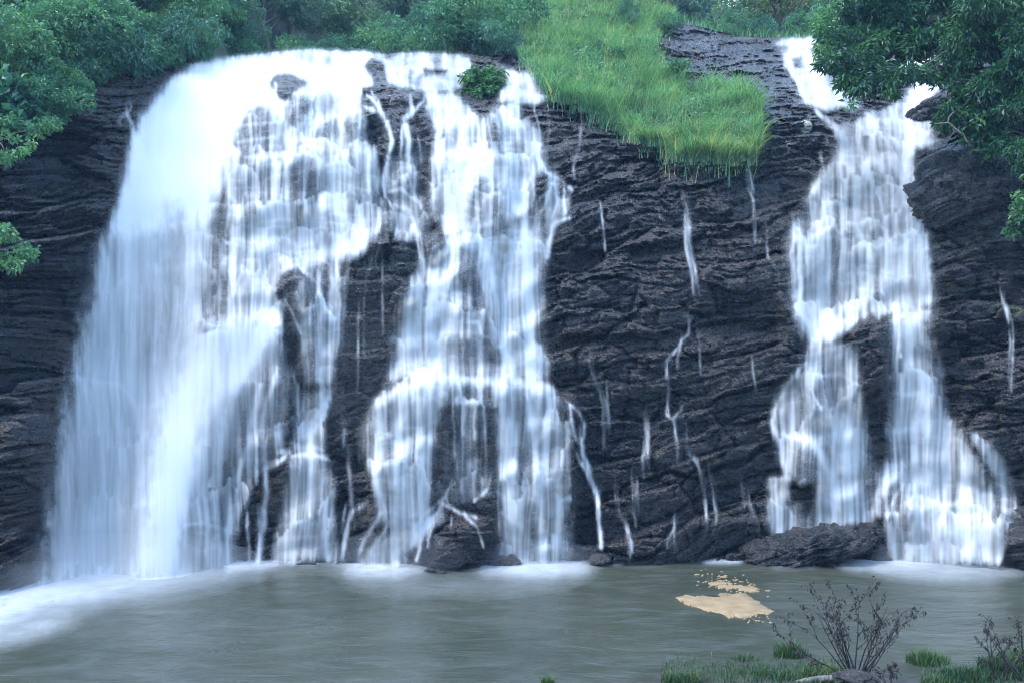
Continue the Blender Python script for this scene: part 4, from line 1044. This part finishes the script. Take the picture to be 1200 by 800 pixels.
V, Q, T = leaves(P2, dw, .17, .42, rg); wd = mesh_np('weeds', V, Q, LEAF_BANK, fattrs={'tone': .35+.6*T}, smooth=False)
tag(wd, 'small leafy weeds mixed into the green grass slope', kind='stuff')
P1, su, sv = on_turf(3500)
st_ = blades(P1, 1.1+.6*rg.random(len(P1)), .012+.008*rg.random(len(P1)), .25, rg, GRASS, 'grass', tone=np.where(rg.random(len(P1)) < .55, 1, .85), stiff=.75)
tag(st_, 'pale seed stalks standing above the green grass slope', kind='stuff')
tag(g, 'long green grass covering the slope between the falls', kind='stuff')
# grass over the left bank and behind the slab
pts = []
for k in range(16000):
    if k % 4: u, d = rnd.gauss(205, 22), rnd.random()**1.5*7
    else: u, d = rnd.uniform(775, 960), rnd.random()*6
    if 232 < u < 700: continue
    pts.append((*ground_at(u, d),))
pts = np.array(pts); g2 = blades(pts, .5+.6*rg.random(len(pts)), .03+.02*rg.random(len(pts)), .5, rg, GRASS, 'grass')
tag(g2, 'grass fringing the left bank and the rock behind the slab', kind='stuff')
print('grass')

# fern bush on the crest
fb = px(567, 112, face(567, 112))
fern = thing('fern_bush', fb, 'bright green fern bush on the rock between the two heads of the middle waterfall', 'bush')
fr = np.random.default_rng(15); VP, DP = [], []
for k in range(300):
    a = fr.random()*math.tau; el = fr.random(); L = .8+.5*fr.random()
    r0 = np.array([fr.normal(0, .36), fr.normal(0, .25), -.1+fr.random()*1.15]); dirv = np.array([math.cos(a)*(.3+el*.5), math.sin(a)*(.3+el*.5), 1.25-el*.6])
    for t in np.linspace(.12, 1, 15):
        p = r0 + dirv*L*t*.75 + np.array([0, 0, -.75*L*t*t]); tg = dirv*.75 + np.array([0, 0, -1.1*t]); s = np.cross(tg, [0, 0, 1]); s /= np.linalg.norm(s)+1e-6
        for sg in (-1, 1): VP.append(p); DP.append(s*sg + tg*.6+fr.normal(0, .12, 3))
V, Q, T = leaves(np.array(VP), np.array(DP), .17, .3, fr); mesh_np('fronds', V, Q, LEAF_FERN, fattrs={'tone': T}, smooth=False, parent=fern)

# ------------------------------------------------------------------ near bank
def wl(u, v, z=0.0):
    Y = (CZ-z)*F/(v-HZ); return Vector(((u-600)/F*Y, Y, z))
MUDW = None
x, y = np.meshgrid(np.linspace(-4, 22, 260), np.linspace(14, 27, 160))
shore = np.interp(x, [-4, 0, 2, 4, 6, 7, 8.2, 9, 10.2, 12, 22], [19.5, 21.6, 22.7, 24.3, 24.6, 24.0, 23.6, 23.2, 24.2, 25.2, 26.5])
zm = np.clip((shore-y)*.09, -.6, .55) + .10*fbm(x*.9, y*.9, 21, 4) - .03
bank = mesh_np('ground', np.stack([x, y, zm], -1)[::-1].reshape(-1, 3), grid_quads(160, 260), MUD, smooth=True)
tag(bank, 'muddy near bank at the lower right of the pool', kind='structure')
def mud_z(X, Y): return max(-.02, float(np.clip((np.interp(X, [-4, 0, 2, 4, 6, 7, 8.2, 9, 10.2, 12, 22], [19.5, 21.6, 22.7, 24.3, 24.6, 24.0, 23.6, 23.2, 24.2, 25.2, 26.5])-Y)*.09, -.6, .55))-.05)
def tuft(u, v, wpx, hpx, n, label, seed, lean=.05, stiff=.85):
    rgt = np.random.default_rng(seed); b = wl(u, v); s = b.y/F
    t = thing('grass_tuft', (b.x, b.y, mud_z(b.x, b.y)), label, 'grass tuft', 'grass tufts on the near bank')
    a = rgt.random(n)*math.tau; q = np.sqrt(rgt.random(n))
    P0 = np.stack([np.cos(a)*q*wpx*s*.5, np.sin(a)*q*wpx*s*.4, a*0-.03], -1)
    T = np.clip(rgt.normal(.45, .22, n), 0, .9); T[rgt.random(n) < .07] = 1
    blades(P0, hpx*s*(.55+.5*rgt.random(n))*(1-.35*q), .012+.012*rgt.random(n), lean, rgt, REED, 'blades', tone=T, parent=t, segs=4, stiff=stiff)
tuft(926, 768, 38, 32, 700, 'upright grass tuft in the shallows left of the bare shrub', 1)
tuft(1086, 776, 50, 28, 800, 'dense dark tuft in the shallows right of the bare shrub', 2)
tuft(872, 772, 34, 14, 260, 'small thin tuft on the dark mud left of the upright tuft', 3)
tuft(642, 800, 16, 20, 160, 'small separate tuft at the bottom edge of the pool', 4)
tuft(800, 806, 44, 34, 500, 'tuft at the bottom edge left of the dark mud', 5, .2, .7)
tuft(968, 790, 60, 26, 800, 'spreading tuft right behind the pale log', 6, .1, .7)
tuft(1130, 800, 60, 34, 1000, 'wide low tuft left of the right hand bare shrub', 7, .1, .7)
tuft(1172, 792, 50, 42, 900, 'tall tuft at the right corner behind the bare shrub', 8, .1, .75)
tuft(1200, 785, 50, 46, 900, 'tallest grass tuft in the bottom right corner', 9, .1, .75)
tuft(1100, 806, 40, 26, 500, 'low tuft at the bottom edge right of the bare shrub', 10, .1, .7)
pts, hh = [], []
for k in range(7500):
    u, v = rnd.uniform(775, 1000), rnd.gauss(794, 9)
    if k % 3 == 0: u, v = rnd.uniform(1080, 1230), rnd.gauss(799, 7)
    if v < 770: continue
    p = wl(u, v); pts.append((p.x, p.y, mud_z(p.x, p.y)-.02)); hh.append(rnd.uniform(.12, .5)*rnd.uniform(.5, 1))
g3 = blades(np.array(pts), np.array(hh), .010+.010*rg.random(len(pts)), .15, rg, REED, 'grass', segs=3, stiff=.7)
tag(g3, 'short grass and weeds along the muddy near bank', kind='stuff')

def bare_shrub(u, v, hpx, seed, label, stems, lean=0, spread=1.0):
    rr = random.Random(seed); b = wl(u, v); s = b.y/F; Hh = hpx*s
    t = thing('bare_shrub', (b.x, b.y, mud_z(b.x, b.y)), label, 'shrub', 'bare shrubs on the near bank')
    bm = bmesh.new(); tips = []
    def grow(p, d, L, r, lev):
        n = 5; pts = [Vector(p)]
        for i in range(n):
            d = (d+Vector((rr.gauss(0, .10), rr.gauss(0, .10), rr.gauss(.02, .07)))).normalized(); pts.append(pts[-1]+d*L/n)
            if lev < 2 and i >= 1 and rr.random() < (.62 if lev == 0 else .5):
                side = Vector((rr.gauss(0, 1), rr.gauss(0, .8), rr.gauss(.25, .4))).normalized()
                grow(pts[-1], (d*.8+side*.75).normalized(), L*rr.uniform(.28, .5), r*.5, lev+1)
            if lev >= 1 or i >= 3: tips.append((pts[-1].copy(), d.copy()))
        tube(bm, pts, [r*(1-.72*i/n) for i in range(n+1)], 5)
    for k in range(stems):
        f = (k+.5)/stems*2-1
        d = Vector((f*1.05*spread+lean+rr.gauss(0, .1), rr.gauss(0, .3), 1.0)).normalized()
        grow((f*.12, rr.gauss(0, .06), -.08), d, Hh*rr.uniform(.72, 1.0)*(1.08-.12*abs(f)), .022, 0)
    bm_obj('branch', bm, TWIG, t)
    rl = np.random.default_rng(seed); k = rl.choice(len(tips), int(len(tips)*1.3))
    pp = np.array([tips[i][0][:] for i in k])+rl.normal(0, .02, (len(k), 3)); dd = rl.normal(0, .5, (len(k), 3)); dd[:, 2] -= .8
    V, Q, T = leaves(pp, dd, .10, .34, rl, curl=.5); mesh_np('leaves', V, Q, DRYLEAF, smooth=False, parent=t)
    return t
bare_shrub(1003, 793, 98, 5, 'spreading bare dark shrub at the bottom edge of the pool', 18, 0, .85)
bare_shrub(1176, 804, 74, 9, 'bare shrub with few leaning stems at the bottom right corner', 4, -.15, .6)
bare_shrub(1203, 806, 72, 10, 'bare shrub at the right edge of the picture', 4, -.2, .5)
bare_shrub(1040, 803, 30, 12, 'single thin bare twig right of the spreading bare shrub', 2, 0, .3)
lg = wl(962, 796, .12); logo = thing('log', (lg.x, lg.y, .1), 'pale rotting log lying at the foot of the bare shrub', 'log')
bm = bmesh.new(); tube(bm, [(-.62, -.1, -.02), (-.4, -.02, .0), (-.1, .02, .03), (.2, .04, .04), (.42, .05, .06), (.56, .06, .09)], [.05, .06, .075, .08, .09, .1], 10)
bm_obj('wood', bm, LOGM, logo)
boulder(1006, 797, 30, 9, wl(1006, 797, .1).y, .35, 'flat dark rock under the roots of the bare shrub', 15, group='rocks on the near bank')

# ------------------------------------------------------------------ spray where the falls land
def mist(u, v, Y, r, dens):
    k = N('fine_spray'); p = k.n('ShaderNodeVolumePrincipled', Color=(.85, .93, 1, 1), Density=dens, Anisotropy=.2)
    k.t.links.new(p.outputs[0], k.out.inputs['Volume'])
    b = bmesh.new(); bmesh.ops.create_icosphere(b, subdivisions=4, radius=1)
    for w_ in b.verts: w_.co = Vector((w_.co.x*r[0], w_.co.y*r[1], w_.co.z*r[2]))
    o = bm_obj('mist', b, k.m); o.location = px(u, v, Y); tag(o, 'soft white spray at the foot of a waterfall', kind='stuff')
mist(140, 668, 34.8, (5.4, 2.6, 1.3), .07)
mist(60, 690, 33, (3.8, 2.2, .9), .06)
mist(470, 650, 36.8, (2.6, 1.2, .9), .08)
mist(630, 655, 37.6, (2.4, 1.2, .8), .08)
mist(1105, 655, 37.6, (2.8, 1.2, .8), .08)
mist(430, 430, 38.9, (3.6, .8, 4.2), .022)

# ------------------------------------------------------------------ air
k = N('damp_air'); p_ = k.n('ShaderNodeVolumePrincipled', Color=(.36, .62, 1.0, 1), Density=.0004, Anisotropy=.1)
k.t.links.new(p_.outputs[0], k.out.inputs['Volume'])
b = bmesh.new(); bmesh.ops.create_cube(b, size=2)
for w_ in b.verts: w_.co = Vector((w_.co.x*90, 70+w_.co.y*85, 40+w_.co.z*44))
haze = bm_obj('haze', b, k.m, smooth=False); tag(haze, 'thin blue damp air', kind='stuff')

# unseen bare slope added behind the camera to block low sky light
nx, ny = np.meshgrid(np.linspace(-1, 1, 60), np.linspace(0, 1, 30))
ang = nx*2.35; rad = 26+ny*40
gx_, gy_ = np.sin(ang)*rad*1.25, 4-np.cos(ang)*rad; gz_ = -2.6+ny*34+1.5*fbm(gx_*.1, gy_*.1, 51, 3)*np.clip(ny*4, 0, 1)
near = mesh_np('hillside', np.stack([gx_, gy_, gz_], -1).reshape(-1, 3), grid_quads(30, 60), SOIL)
tag(near, 'unseen slope added behind the camera to block low sky light', kind='structure')
